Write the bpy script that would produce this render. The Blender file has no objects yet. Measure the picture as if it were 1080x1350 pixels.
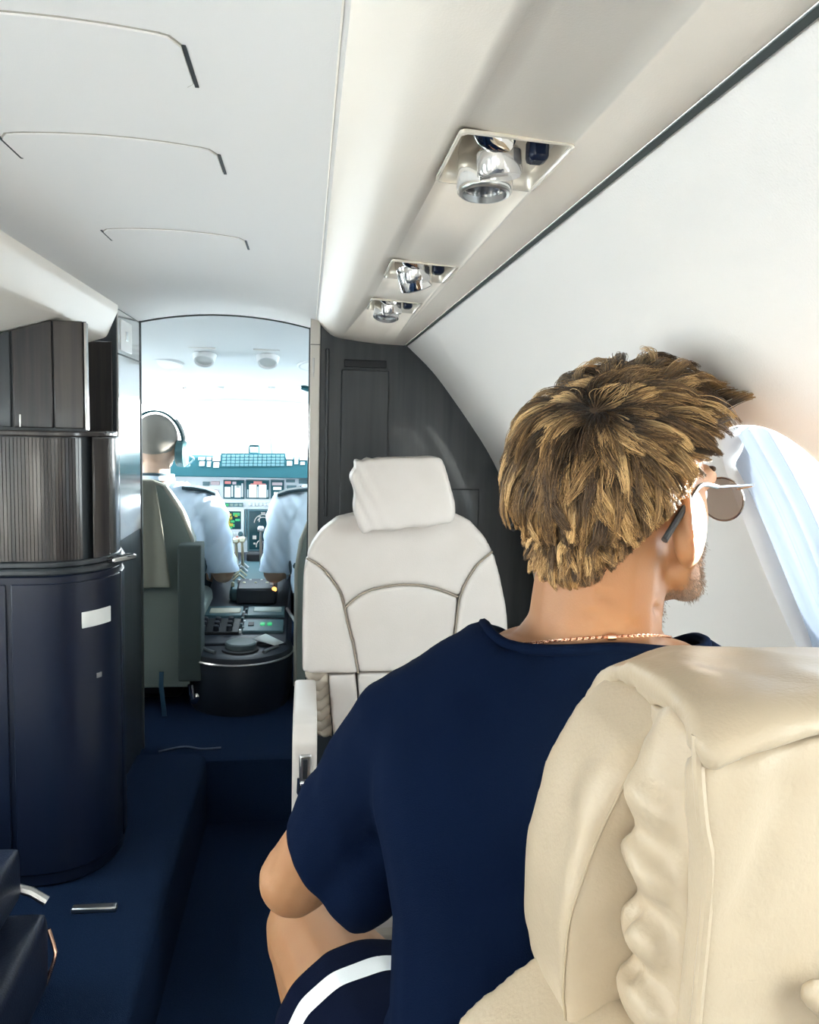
import bpy, bmesh, math, random
import numpy as np
from mathutils import Vector, Matrix, noise as mnoise
random.seed(7)
rng = np.random.default_rng(7)
C = bpy.context.scene
COL = C.collection

# ------------------------------------------------------------------ camera, world, exposure
def rad(a): return math.radians(a)
cam_data = bpy.data.cameras.new('camera')
cam = bpy.data.objects.new('camera', cam_data); COL.objects.link(cam)
cam_data.sensor_fit = 'HORIZONTAL'; cam_data.sensor_width = 36.0
cam_data.lens = 36.0 * 1081.0 / 1080.0
cam_data.clip_start = 0.02
cam.matrix_world = (Matrix.Translation((0.23, 0.0, 1.14)) @ Matrix.Rotation(rad(-7.2237), 4, 'Z')
                    @ Matrix.Rotation(rad(90 - 5.7929), 4, 'X') @ Matrix.Rotation(rad(1.4), 4, 'Z'))
C.camera = cam
C.view_settings.view_transform = 'Standard'
C.view_settings.look = 'None'
C.view_settings.gamma = 1.0
C.view_settings.use_curve_mapping = False
C.view_settings.exposure = 3.05
C.cycles.use_denoising = True
C.cycles.max_bounces = 14
C.cycles.diffuse_bounces = 8
C.cycles.transparent_max_bounces = 16
C.cycles.sample_clamp_indirect = 6.0

world = bpy.data.worlds.new('bright_sky'); C.world = world
world.use_nodes = True
wn = world.node_tree.nodes; wl = world.node_tree.links
bg = wn['Background']
tc = wn.new('ShaderNodeTexCoord'); sep = wn.new('ShaderNodeSeparateXYZ'); cr = wn.new('ShaderNodeValToRGB')
mp = wn.new('ShaderNodeMapRange'); mp.inputs['From Min'].default_value = -1; mp.inputs['From Max'].default_value = 1
wl.new(tc.outputs['Generated'], sep.inputs[0]); wl.new(sep.outputs['Z'], mp.inputs['Value'])
wl.new(mp.outputs[0], cr.inputs['Fac']); wl.new(cr.outputs['Color'], bg.inputs['Color'])
cr.color_ramp.elements[0].position = 0.30; cr.color_ramp.elements[0].color = (0.62, 0.72, 0.80, 1)
cr.color_ramp.elements[1].position = 0.85; cr.color_ramp.elements[1].color = (0.80, 0.93, 1.0, 1)
e = cr.color_ramp.elements.new(0.52); e.color = (0.95, 0.99, 1.0, 1)
bg.inputs['Strength'].default_value = 1.75

sun_data = bpy.data.lights.new('sun', 'SUN'); sun = bpy.data.objects.new('sun', sun_data); COL.objects.link(sun)
sun_data.energy = 13.5; sun_data.angle = rad(3); sun_data.color = (1.0, 0.95, 0.87)
sun.rotation_euler = Vector((-1.0, -0.36, -0.17)).to_track_quat('-Z', 'Y').to_euler()

def portal(name, loc, normal, sx, sy):
    """sampling portal filling one window opening: emits nothing itself, only guides the sky light"""
    d = bpy.data.lights.new(name, 'AREA'); o = bpy.data.objects.new(name, d); COL.objects.link(o)
    d.shape = 'RECTANGLE'; d.size = sx; d.size_y = sy; d.energy = 1.0
    d.cycles.is_portal = True
    o.location = loc; o.rotation_euler = Vector(normal).to_track_quat('-Z', 'Y').to_euler()
    return o

# ------------------------------------------------------------------ materials
MATS = {}
def mat(name, col, rough=0.5, metal=0.0, spec=0.5, coat=0.0, bump=None, var=None, emit=None, trans=0.0, sss=0.0, ior=1.45, sheen=0.0, alpha=1.0):
    """bump=(scale, strength, detail) noise relief; var=(scale, colour2, stretch) noise colour variation"""
    m = bpy.data.materials.new(name); m.use_nodes = True
    nt = m.node_tree; n = nt.nodes; l = nt.links
    p = n['Principled BSDF']
    c4 = (*col, 1)
    p.inputs['Base Color'].default_value = c4
    p.inputs['Roughness'].default_value = rough
    p.inputs['Metallic'].default_value = metal
    p.inputs['Specular IOR Level'].default_value = spec
    p.inputs['Coat Weight'].default_value = coat
    p.inputs['Coat Roughness'].default_value = 0.06
    p.inputs['Transmission Weight'].default_value = trans
    p.inputs['IOR'].default_value = ior
    p.inputs['Sheen Weight'].default_value = sheen
    p.inputs['Alpha'].default_value = alpha
    if sss:
        p.inputs['Subsurface Weight'].default_value = sss
        p.inputs['Subsurface Radius'].default_value = (0.012, 0.005, 0.003)
        p.inputs['Subsurface Scale'].default_value = 1.0
    if emit:
        p.inputs['Emission Color'].default_value = (*emit[0], 1); p.inputs['Emission Strength'].default_value = emit[1]
    t = n.new('ShaderNodeTexCoord')
    if var:
        mpn = n.new('ShaderNodeMapping'); mpn.inputs['Scale'].default_value = var[2] if len(var) > 2 else (1, 1, 1)
        nz = n.new('ShaderNodeTexNoise'); nz.inputs['Scale'].default_value = var[0]; nz.inputs['Detail'].default_value = 6
        mx = n.new('ShaderNodeMix'); mx.data_type = 'RGBA'
        rp = n.new('ShaderNodeValToRGB'); rp.color_ramp.elements[0].position = 0.35; rp.color_ramp.elements[1].position = 0.68
        l.new(t.outputs['Object'], mpn.inputs[0]); l.new(mpn.outputs[0], nz.inputs['Vector'])
        l.new(nz.outputs['Fac'], rp.inputs[0]); l.new(rp.outputs[0], mx.inputs['Factor'])
        mx.inputs['A'].default_value = c4; mx.inputs['B'].default_value = (*var[1], 1)
        l.new(mx.outputs['Result'], p.inputs['Base Color'])
    if bump:
        nb = n.new('ShaderNodeTexNoise'); nb.inputs['Scale'].default_value = bump[0]; nb.inputs['Detail'].default_value = bump[2] if len(bump) > 2 else 3
        bp = n.new('ShaderNodeBump'); bp.inputs['Strength'].default_value = bump[1]; bp.inputs['Distance'].default_value = 0.002
        l.new(t.outputs['Object'], nb.inputs['Vector']); l.new(nb.outputs['Fac'], bp.inputs['Height']); l.new(bp.outputs[0], p.inputs['Normal'])
    MATS[name] = m
    return m

def wood(name, a, b, rough=0.30, coat=0.22, scale=(26, 26, 1.2)):
    m = mat(name, a, rough=rough, coat=coat, var=(1.6, b, scale))
    return m

M_ceil = mat('cream_headliner', (0.895, 0.872, 0.85), 0.62, bump=(900, 0.12))
M_side = mat('perforated_cream_sidewall', (0.89, 0.868, 0.845), 0.6, bump=(500, 0.25))
M_psu = mat('cream_overhead_leather', (0.90, 0.825, 0.735), 0.42, bump=(700, 0.12))
M_soft_seam = mat('soft_gap', (0.42, 0.39, 0.34), 0.7)
M_seam = mat('dark_seam', (0.05, 0.06, 0.06), 0.6)
M_cwhite = mat('cockpit_white_liner', (0.58, 0.61, 0.625), 0.55, bump=(500, 0.1))
M_cgrey = mat('cockpit_grey', (0.55, 0.6, 0.62), 0.5)
M_wood = wood('haze_tinted_walnut', (0.046, 0.052, 0.058), (0.022, 0.029, 0.036))  # blue-grey of the cockpit haze and reflections is mixed into the wood colour
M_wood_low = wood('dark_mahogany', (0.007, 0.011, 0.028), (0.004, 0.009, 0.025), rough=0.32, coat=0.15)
M_woodgrey = wood('grey_walnut_veneer', (0.066, 0.056, 0.052), (0.030, 0.028, 0.031), rough=0.2)
M_gloss = mat('polished_pale_trim', (0.62, 0.60, 0.58), 0.12, metal=0.75)
M_bezel = mat('lamp_bezel', (0.86, 0.80, 0.70), 0.22, metal=0.35)
M_pale = mat('pale_door_trim', (0.66, 0.63, 0.58), 0.2, metal=0.1, coat=0.5)
M_chrome = mat('chrome', (0.86, 0.85, 0.83), 0.09, metal=1.0)
M_steel = mat('brushed_metal', (0.5, 0.5, 0.5), 0.28, metal=1.0)
M_darkglass = mat('dark_lens', (0.008, 0.014, 0.035), 0.25, spec=0.3)
M_leather = mat('cream_leather', (0.575, 0.53, 0.50), 0.42, bump=(420, 0.22), var=(9, (0.54, 0.495, 0.46)))
M_leather2 = mat('warm_cream_leather', (0.47, 0.385, 0.28), 0.40, bump=(300, 0.2), var=(7, (0.445, 0.355, 0.25)))
M_stitch = mat('leather_seam', (0.30, 0.25, 0.20), 0.7)
M_grey_leather = mat('gathered_tan_leather', (0.46, 0.40, 0.33), 0.45, bump=(300, 0.3))
M_navy_leather = mat('navy_leather', (0.012, 0.018, 0.038), 0.4, bump=(300, 0.3))
M_carpet = mat('navy_carpet', (0.0065, 0.0175, 0.047), 0.95, spec=0.1, bump=(650, 1.0, 6), var=(300, (0.010, 0.023, 0.060)))
M_dark = mat('dark_plastic', (0.012, 0.018, 0.030), 0.45)
M_black = mat('black', (0.006, 0.008, 0.012), 0.5)
M_tealgrey = mat('flare_tinted_grey', (0.016, 0.065, 0.080), 0.85, spec=0.12, bump=(300, 0.3))  # teal cast of the windscreen flare is put into this grey
M_panel = mat('instrument_panel_grey', (0.46, 0.51, 0.54), 0.5)
M_panel_dark = mat('instrument_bezel', (0.05, 0.11, 0.13), 0.45)
M_white = mat('white_mark', (0.85, 0.87, 0.87), 0.5)
M_plate = mat('white_label_plate', (0.80, 0.80, 0.78), 0.4)
M_olive = mat('grey_green_seat_fabric', (0.20, 0.25, 0.235), 0.75, bump=(600, 0.5))
M_olive_l = mat('grey_seat_piping', (0.34, 0.35, 0.31), 0.6)
M_jacket = mat('khaki_grey_jacket', (0.19, 0.20, 0.17), 0.8, bump=(700, 0.4))
M_shirt = mat('pale_blue_shirt', (0.62, 0.75, 0.90), 0.8, bump=(900, 0.2))
M_trouser = mat('navy_trousers', (0.03, 0.06, 0.085), 0.8, bump=(900, 0.2))
M_epau = mat('dark_epaulette', (0.02, 0.05, 0.07), 0.7)
M_skin = mat('skin', (0.36, 0.180, 0.088), 0.5, sss=0.15, bump=(700, 0.12), var=(18, (0.335, 0.158, 0.074)))
M_tee = mat('black_navy_cotton', (0.0016, 0.0060, 0.0225), 0.95, bump=(900, 0.35), spec=0.08)
M_shorts = mat('black_shorts', (0.0015, 0.0040, 0.016), 0.95, spec=0.1, bump=(900, 0.3))
M_stripe = mat('white_stripe', (0.80, 0.82, 0.83), 0.75, bump=(900, 0.2))
M_rose = mat('rose_gold', (0.85, 0.52, 0.38), 0.25, metal=1.0)
M_temple = mat('gunmetal', (0.09, 0.095, 0.10), 0.35, metal=0.7)
M_silver = mat('silver_frame', (0.62, 0.63, 0.66), 0.22, metal=1.0)
M_tint = mat('brown_tinted_lens', (0.46, 0.36, 0.30), 0.05, trans=1.0, ior=1.05)
M_green = mat('green_screen_glow', (0.01, 0.05, 0.03), 0.3, emit=((0.05, 0.75, 0.25), 0.10))
M_yellow = mat('amber_screen_glow', (0.05, 0.05, 0.01), 0.3, emit=((0.65, 0.6, 0.08), 0.10))
M_cyan = mat('cyan_screen_glow', (0.03, 0.05, 0.05), 0.3, emit=((0.55, 0.85, 0.8), 0.06))
M_screen = mat('screen_black', (0.008, 0.035, 0.045), 0.15, coat=0.4)
M_amber = mat('amber_lamp', (0.3, 0.1, 0.02), 0.3, emit=((1.0, 0.45, 0.12), 0.3))
M_red = mat('red_mark', (0.55, 0.18, 0.16), 0.5)
M_card = mat('paper', (0.55, 0.60, 0.58), 0.7)

def sheer_mat():
    m = bpy.data.materials.new('sheer_white_fabric'); m.use_nodes = True
    n = m.node_tree.nodes; l = m.node_tree.links
    n.remove(n['Principled BSDF'])
    d = n.new('ShaderNodeBsdfDiffuse'); d.inputs['Color'].default_value = (0.80, 0.86, 0.93, 1)
    t = n.new('ShaderNodeBsdfTranslucent'); t.inputs['Color'].default_value = (0.035, 0.043, 0.058, 1)
    x = n.new('ShaderNodeMixShader'); x.inputs[0].default_value = 0.5
    l.new(d.outputs[0], x.inputs[1]); l.new(t.outputs[0], x.inputs[2]); l.new(x.outputs[0], n['Material Output'].inputs[0])
    return m
M_sheer = sheer_mat()
def glass_mat():
    m = bpy.data.materials.new('window_glass'); m.use_nodes = True
    n = m.node_tree.nodes; l = m.node_tree.links
    n.remove(n['Principled BSDF'])
    a = n.new('ShaderNodeBsdfTransparent'); a.inputs['Color'].default_value = (0.95, 0.98, 0.98, 1)
    g = n.new('ShaderNodeBsdfGlossy'); g.inputs['Roughness'].default_value = 0.02
    x = n.new('ShaderNodeMixShader'); x.inputs[0].default_value = 0.05
    l.new(a.outputs[0], x.inputs[1]); l.new(g.outputs[0], x.inputs[2]); l.new(x.outputs[0], n['Material Output'].inputs[0])
    return m
M_glass = glass_mat()

# ------------------------------------------------------------------ mesh helpers
def V(*a): return Vector(a if len(a) > 1 else a[0])
class MB:
    def __init__(s): s.v = []; s.f = []
    def add(s, vs, fs):
        o = len(s.v); s.v += [tuple(p) for p in vs]; s.f += [tuple(i + o for i in f) for f in fs]; return s
    def box(s, lo, hi, mtx=None):
        (a, b, c), (d, e, f) = lo, hi
        vs = [V(x, y, z) for x in (a, d) for y in (b, e) for z in (c, f)]
        if mtx: vs = [mtx @ p for p in vs]
        return s.add(vs, [(0, 1, 3, 2), (4, 6, 7, 5), (0, 4, 5, 1), (2, 3, 7, 6), (0, 2, 6, 4), (1, 5, 7, 3)])
    def rings(s, rings, closed=True, caps=True):
        n = len(rings[0]); vs = [p for r in rings for p in r]; fs = []
        for i in range(len(rings) - 1):
            for j in range(n if closed else n - 1):
                k = (j + 1) % n
                fs.append((i * n + j, i * n + k, (i + 1) * n + k, (i + 1) * n + j))
        if caps and closed:
            fs.append(tuple(range(n - 1, -1, -1))); fs.append(tuple((len(rings) - 1) * n + j for j in range(n)))
        return s.add(vs, fs)
    def tube(s, pts, r, n=10, caps=True):
        pts = [V(p) for p in pts]; rs = r if isinstance(r, (list, tuple)) else [r] * len(pts)
        rings = []; up = None
        for i, p in enumerate(pts):
            t = (pts[min(i + 1, len(pts) - 1)] - pts[max(i - 1, 0)]).normalized()
            if up is None: up = V(0, 0, 1) if abs(t.z) < .9 else V(0, 1, 0)
            a = t.cross(up).normalized(); b = a.cross(t).normalized(); up = b
            rings.append([p + rs[i] * (math.cos(2 * math.pi * k / n) * a + math.sin(2 * math.pi * k / n) * b) for k in range(n)])
        return s.rings(rings, True, caps)
    def lathe(s, prof, c, axis=(0, 0, 1), n=24, caps=True):
        """prof: (radius, height along axis)"""
        ax = V(axis).normalized(); a = ax.orthogonal().normalized(); b = ax.cross(a)
        rings = [[V(c) + ax * h + r * (math.cos(2 * math.pi * k / n) * a + math.sin(2 * math.pi * k / n) * b) for k in range(n)] for r, h in prof]
        return s.rings(rings, True, caps)
    def ell(s, c, r, mtx=None, nu=18, nv=12):
        c = V(c); rings = []
        for i in range(nv + 1):
            th = math.pi * (i + 0.02 * (i == 0) - 0.02 * (i == nv)) / nv
            rings.append([V(r[0] * math.sin(th) * math.cos(2 * math.pi * k / nu), r[1] * math.sin(th) * math.sin(2 * math.pi * k / nu), -r[2] * math.cos(th)) for k in range(nu)])
        rings = [[c + (mtx @ p if mtx else p) for p in q] for q in rings]
        return s.rings(rings)
    def cap(s, p0, p1, r0, r1=None, n=14, flat=None):
        """tapered capsule; flat=(axis, factor) squashes the section along a world axis"""
        p0, p1 = V(p0), V(p1); r1 = r0 if r1 is None else r1
        t = (p1 - p0).normalized(); a = t.orthogonal().normalized(); b = t.cross(a)
        rings = []
        prof = [(p0, r0, x) for x in (-.98, -.85, -.55, 0)] + [(p1, r1, x) for x in (0, .55, .85, .98)]
        for c, r, x in prof:
            q = math.sqrt(max(0, 1 - x * x)); rr = []
            for k in range(n):
                d = r * q * (math.cos(2 * math.pi * k / n) * a + math.sin(2 * math.pi * k / n) * b)
                if flat:
                    fa = V(flat[0]).normalized(); d = d - fa * d.dot(fa) * (1 - flat[1])
                rr.append(c + t * r * x + d)
            rings.append(rr)
        return s.rings(rings)
    def grid(s, P, closed_u=False):
        nu = len(P); nv = len(P[0]); vs = [p for r in P for p in r]; fs = []
        for i in range(nu if closed_u else nu - 1):
            for j in range(nv - 1):
                k = (i + 1) % nu
                fs.append((i * nv + j, k * nv + j, k * nv + j + 1, i * nv + j + 1))
        return s.add(vs, fs)
    def prism(s, poly, d0, d1, plane='xz'):
        """extrude a 2-D polygon along the remaining axis from d0 to d1"""
        def m(p, d):
            if plane == 'xz': return V(p[0], d, p[1])
            if plane == 'xy': return V(p[0], p[1], d)
            return V(d, p[0], p[1])
        return s.rings([[m(p, d0) for p in poly], [m(p, d1) for p in poly]])
    def sheet(s, poly_pts, thick, nrm):
        nrm = V(nrm).normalized() * thick
        return s.rings([[V(p) for p in poly_pts], [V(p) + nrm for p in poly_pts]])

def obj(name, mb, m, parent=None, smooth=True, bevel=0, seg=2, subsurf=0, solid=0, angle=40):
    me = bpy.data.meshes.new(name)
    if isinstance(mb, MB):
        me.from_pydata(mb.v, [], mb.f); me.update()
        bm = bmesh.new(); bm.from_mesh(me); bmesh.ops.recalc_face_normals(bm, faces=bm.faces); bm.to_mesh(me); bm.free()
    else: me = mb
    o = bpy.data.objects.new(name, me); COL.objects.link(o)
    me.materials.clear(); me.materials.append(m)
    if parent is not None:
        o.parent = parent
        o.matrix_parent_inverse = PINV.get(parent.name, Matrix.Identity(4))
    if solid:
        md = o.modifiers.new('thickness', 'SOLIDIFY'); md.thickness = solid; md.offset = 0
    if bevel:
        md = o.modifiers.new('bevel', 'BEVEL'); md.width = bevel; md.segments = seg; md.limit_method = 'ANGLE'; md.angle_limit = rad(35)
    if subsurf:
        md = o.modifiers.new('subsurf', 'SUBSURF'); md.levels = subsurf; md.render_levels = subsurf
    if smooth:
        for p in me.polygons: p.use_smooth = True
        if angle < 180:
            try: me.set_sharp_from_angle(angle=rad(angle))
            except Exception: pass
    return o
PINV = {}
def thing(name, label, cat, loc=(0, 0, 0), group=None):
    """Empty at the thing's base; parts are modelled in world space and parented keeping their place"""
    o = bpy.data.objects.new(name, None); COL.objects.link(o)
    o.location = loc; o.empty_display_size = 0.05
    o['label'] = label; o['category'] = cat
    if group: o['group'] = group
    PINV[o.name] = Matrix.Translation(-V(loc))
    return o
def tag(o, label=None, cat=None, group=None, kind=None):
    if label: o['label'] = label
    if cat: o['category'] = cat
    if group: o['group'] = group
    if kind: o['kind'] = kind
    return o
def struct(name, mb, m, parent=None, **k):
    o = obj(name, mb, m, parent, **k)
    if parent is None: o['kind'] = 'structure'
    return o
def bake(o):
    """apply an object's modifiers"""
    dg = bpy.context.evaluated_depsgraph_get(); dg.update()
    me = bpy.data.meshes.new_from_object(o.evaluated_get(dg))
    o.modifiers.clear(); old = o.data; o.data = me; me.name = old.name; bpy.data.meshes.remove(old)
    return o
def blob(name, mb, m, parent=None, voxel=0.006, smooth=4, fac=0.5, fn=None, keep=None, solid=0, sub=0):
    """fuse overlapping pieces into ONE continuous skin: voxel remesh + smoothing; fn(array)->array moves points; keep(array)->mask trims"""
    o = obj(name, mb, m, parent, smooth=False)
    md = o.modifiers.new('fuse', 'REMESH'); md.mode = 'VOXEL'; md.voxel_size = voxel
    if smooth:
        ms = o.modifiers.new('relax', 'SMOOTH'); ms.iterations = smooth; ms.factor = fac
    bake(o); me = o.data
    n = len(me.vertices); co = np.empty(n * 3); me.vertices.foreach_get('co', co); co = co.reshape(-1, 3)
    if fn is not None:
        nr = np.empty(n * 3); me.vertices.foreach_get('normal', nr); nr = nr.reshape(-1, 3)
        co = fn(co, nr); me.vertices.foreach_set('co', np.ascontiguousarray(co).ravel())
    if keep is not None:
        k = keep(co); bm = bmesh.new(); bm.from_mesh(me); bm.verts.ensure_lookup_table()
        bmesh.ops.delete(bm, geom=[v for v in bm.verts if not k[v.index]], context='VERTS')
        # tidy the ragged cut edge
        for _ in range(6):
            mv = {}
            for v in bm.verts:
                nb = [e_.other_vert(v).co for e_ in v.link_edges if e_.is_boundary]
                if len(nb) == 2: mv[v] = (v.co * .5 + (nb[0] + nb[1]) * .25)
            for v, c in mv.items(): v.co = c
        bm.to_mesh(me); bm.free()
    me.materials.clear(); me.materials.append(m)
    for p in me.polygons: p.use_smooth = True
    me.update()
    if solid:
        md = o.modifiers.new('thickness', 'SOLIDIFY'); md.thickness = solid; md.offset = -1
    if sub:
        md = o.modifiers.new('sub', 'SUBSURF'); md.levels = sub; md.render_levels = sub
    return o
def dup_tree(root, loc, label=None):
    r = root.copy(); COL.objects.link(r); r.location = loc
    if label: r['label'] = label
    for ch in list(root.children):
        c = ch.copy(); COL.objects.link(c); c.parent = r
        for g in ch.children:
            d = g.copy(); COL.objects.link(d); d.parent = c
    return r
def curve_pts(pts, n=24):
    """Catmull-Rom through points"""
    P = [V(p) for p in pts]; P = [P[0] * 2 - P[1]] + P + [P[-1] * 2 - P[-2]]; out = []
    for i in range(1, len(P) - 2):
        for k in range(n):
            t = k / n
            out.append(0.5 * ((2 * P[i]) + (P[i + 1] - P[i - 1]) * t + (2 * P[i - 1] - 5 * P[i] + 4 * P[i + 1] - P[i + 2]) * t * t + (3 * P[i] - P[i - 1] - 3 * P[i + 1] + P[i + 2]) * t ** 3))
    out.append(P[-2]); return out
# ------------------------------------------------------------------ cabin shell
Y0, Y1, YJ = -1.5, 2.2, 2.4          # aft bulkhead, forward partition, cockpit opening
# fuselage section, from the overhead joint down to the side ledge (x, z)
PROF = [V(p[0], 0, p[1]) for p in [(.488, 1.362), (.561, 1.294), (.625, 1.215), (.713, 1.094), (.77, .991), (.828, .866), (.867, .717), (.882, .60), (.875, .45), (.84, .30), (.79, .20)]]
PC = curve_pts(PROF, 8)
_L = [0.0]
for a_, b_ in zip(PC[:-1], PC[1:]): _L.append(_L[-1] + (b_ - a_).length)
SMAX = _L[-1]
def prof_at(s, off=0.0):
    s = min(max(s, 0), SMAX); i = 0
    while i < len(_L) - 2 and _L[i + 1] < s: i += 1
    t = (s - _L[i]) / (_L[i + 1] - _L[i]); p = PC[i].lerp(PC[i + 1], t)
    d = (PC[min(i + 2, len(PC) - 1)] - PC[max(i - 1, 0)]).normalized(); nrm = V(-d.z, 0, d.x)   # outward
    if nrm.x < 0: nrm = -nrm
    return p + nrm * off
def s_of_z(z):
    for i in range(len(PC) - 1):
        if PC[i].z >= z >= PC[i + 1].z: return _L[i] + (_L[i + 1] - _L[i]) * (PC[i].z - z) / (PC[i].z - PC[i + 1].z)
    return 0
WA, WB = 0.118, 0.195                 # window half width (along the cabin) and half height (along the wall)
WS = s_of_z(0.985)
def superell(t, p=2.6):
    c, s = math.cos(t), math.sin(t)
    return math.copysign(abs(c) ** (2 / p), c), math.copysign(abs(s) ** (2 / p), s)
def side_wall(name, sgn, win_y, y0=Y0, y1=Y1, WA=WA, WB=WB):
    mb = MB()
    P = lambda y, s, off=0: V(sgn * prof_at(s, off).x, y, prof_at(s, off).z)
    hs, hy = WB + .035, WA + .035
    s_lo, s_hi = WS - hs, WS + hs
    ys = [y0]
    for w in win_y: ys += [w - hy, w + hy]
    ys.append(y1)
    def patch(ya, yb, sa, sb, nu, nv):
        mb.grid([[P(ya + (yb - ya) * i / nu, sa + (sb - sa) * j / nv) for j in range(nv + 1)] for i in range(nu + 1)])
    for i in range(len(ys) - 1):
        ya, yb = ys[i], ys[i + 1]
        n = max(2, int((yb - ya) / .08))
        patch(ya, yb, 0, s_lo, n, 10); patch(ya, yb, s_hi, SMAX, n, 14)
        if i % 2 == 0: patch(ya, yb, s_lo, s_hi, n, 12)
    N = 64
    for w in win_y:
        rings = []
        for k in range(5):
            f = k / 4; ring = []
            for j in range(N):
                t = 2 * math.pi * j / N; ex, ey = superell(t)
                m = max(abs(math.cos(t)), abs(math.sin(t))); qx, qy = math.cos(t) / m, math.sin(t) / m
                g_ = f + .12 * (k == 4); y = w + (1 - f) * WA * ex + g_ * hy * qx; s = WS + (1 - f) * WB * ey + g_ * hs * qy
                ring.append(P(y, s, .0015 * (k == 4)))
            rings.append(ring)
        mb.rings(rings, True, False)
    o = struct(name, mb, M_side)
    return o
def window(name, sgn, w, WA=WA, WB=WB):
    P = lambda y, s, off=0: V(sgn * prof_at(s, off).x, y, prof_at(s, off).z)
    N = 64
    def ring(k, off): return [P(w + WA * k * superell(2 * math.pi * j / N)[0], WS + WB * k * superell(2 * math.pi * j / N)[1], off) for j in range(N)]
    mb = MB(); mb.rings([ring(1.0, -.001), ring(.985, .004), ring(.95, .03), ring(.93, .055), ring(1.2, .057)], True, False)
    o = struct(name, mb, M_ceil)
    g = MB(); g.rings([ring(.93, .050), ring(.93, .054)], True, True)
    obj('pane', g, M_glass, o)
    c = prof_at(WS, .065); c2 = prof_at(WS - .05, .065)
    d = (c2 - c).normalized(); nx = V(d.z, 0, -d.x)
    if nx.x > 0: nx = -nx
    portal('daylight_portal', (sgn * c.x, w, c.z), (sgn * nx.x, 0, nx.z), WA * 1.95, WB * 1.9)
    return o
RW = [-1.07, -.45, .17, .79, 1.41]
LW = [-1.07, -.45, .17, .79, 1.41]  # the forward one is unseen, added to brighten forward ceiling and partition
wr = side_wall('wall_right', 1, RW, Y0, YJ)
wlft = side_wall('wall_left', -1, LW, Y0, Y1, .165, .235)  # unseen left windows enlarged to let in more sky light
_n = 1
for w in RW: window('window_%d' % _n, 1, w); _n += 1
for w in LW: window('window_%d' % _n, -1, w, .165, .235); _n += 1

# ceiling vault between the two overhead units
def zc(x): return 1.447 - .5 * x * x
mb = MB()
mb.grid([[V(x, y, zc(x)) for x in np.linspace(-.26, .262, 15)] for y in np.linspace(Y0, YJ, 12)])
mb.grid([[V(x, y, zc(x) + .02) for x in np.linspace(-.26, .262, 15)] for y in np.linspace(Y0, YJ, 12)])
struct('ceiling', mb, M_ceil)

# right overhead unit (passenger service panel): inner face, rounded edge, underside
prof = [(.250, 1.440), (.252, 1.418), (.272, 1.395), (.288, 1.3815), (.300, 1.3755), (.315, 1.372), (.36, 1.3665), (.41, 1.362), (.45, 1.3605), (.483, 1.360), (.487, 1.3625), (.487, 1.44)]
mb = MB(); mb.prism(prof, Y0, Y1 - .001)
LAMPS = [(.388, .70), (.386, 1.19), (.385, 1.53)]
psu = obj('overhead_panel', mb, M_psu, smooth=True, angle=50)
for lx, ly in LAMPS:                       # openings for the reading lights
    cb = MB(); cb.box((lx - .0425, ly - .0605, 1.33), (lx + .0425, ly + .0605, 1.415))
    co_ = obj('cutter', cb, M_psu); md = psu.modifiers.new('opening', 'BOOLEAN'); md.operation = 'DIFFERENCE'; md.solver = 'EXACT'; md.object = co_
    bake(psu); bpy.data.objects.remove(co_)
tag(psu, 'long cream overhead panel above right wall holding three reading lights', 'overhead panel')
mb = MB(); mb.prism([(.4855, 1.3590), (.4895, 1.3562), (.4935, 1.3598), (.489, 1.365)], Y0, Y1 - .002)
obj('edge_seam', mb, M_seam, psu)
mb = MB(); mb.prism([(.2490, 1.4160), (.2508, 1.4148), (.2520, 1.4165), (.2510, 1.418)], Y0, Y1 - .002)
obj('seam_trim', mb, M_psu, psu)
# left overhead unit ends sooner, above the cabinets
prof = [(-.228, 1.438), (-.229, 1.405), (-.232, 1.399), (-.253, 1.351), (-.257, 1.345), (-.263, 1.341), (-.30, 1.329), (-.47, 1.280), (-.60, 1.246), (-.60, 1.438)]
mb = MB(); mb.prism(prof, Y0, 2.1)
obl = obj('overhead_panel', mb, M_psu, smooth=True, angle=50)
tag(obl, 'cream overhead panel on left above the wooden cabinets', 'overhead panel')

# aft bulkhead behind the camera, closing the cabin
mb = MB(); mb.box((-.95, Y0 - .03, -.02), (.95, Y0, 1.5)); struct('wall_aft', mb, M_ceil)

# floors: dropped aisle, side ledges, cockpit floor
mb = MB(); mb.box((-.045, Y0, -.02), (.36, 2.32, 0.0)); struct('floor', mb, M_carpet)
mb = MB(); mb.prism([(-.95, .2), (-.075, .2), (-.058, .196), (-.046, .186), (-.043, .17), (-.043, 0.0), (-.043, -.02), (-.95, -.02)], Y0, 2.32)
struct('floor_left_ledge', mb, M_carpet)
mb = MB(); mb.prism([(.95, .2), (.39, .2), (.372, .196), (.360, .186), (.357, .17), (.357, -.02), (.95, -.02)], Y0, 2.32)
struct('floor_right_ledge', mb, M_carpet)
mb = MB(); mb.prism([(2.30, -.02), (2.30, .170), (2.303, .184), (2.315, .19), (4.3, .19), (4.3, -.02)], -.75, .75, 'yz')
struct('floor_cockpit', mb, M_carpet)
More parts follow.
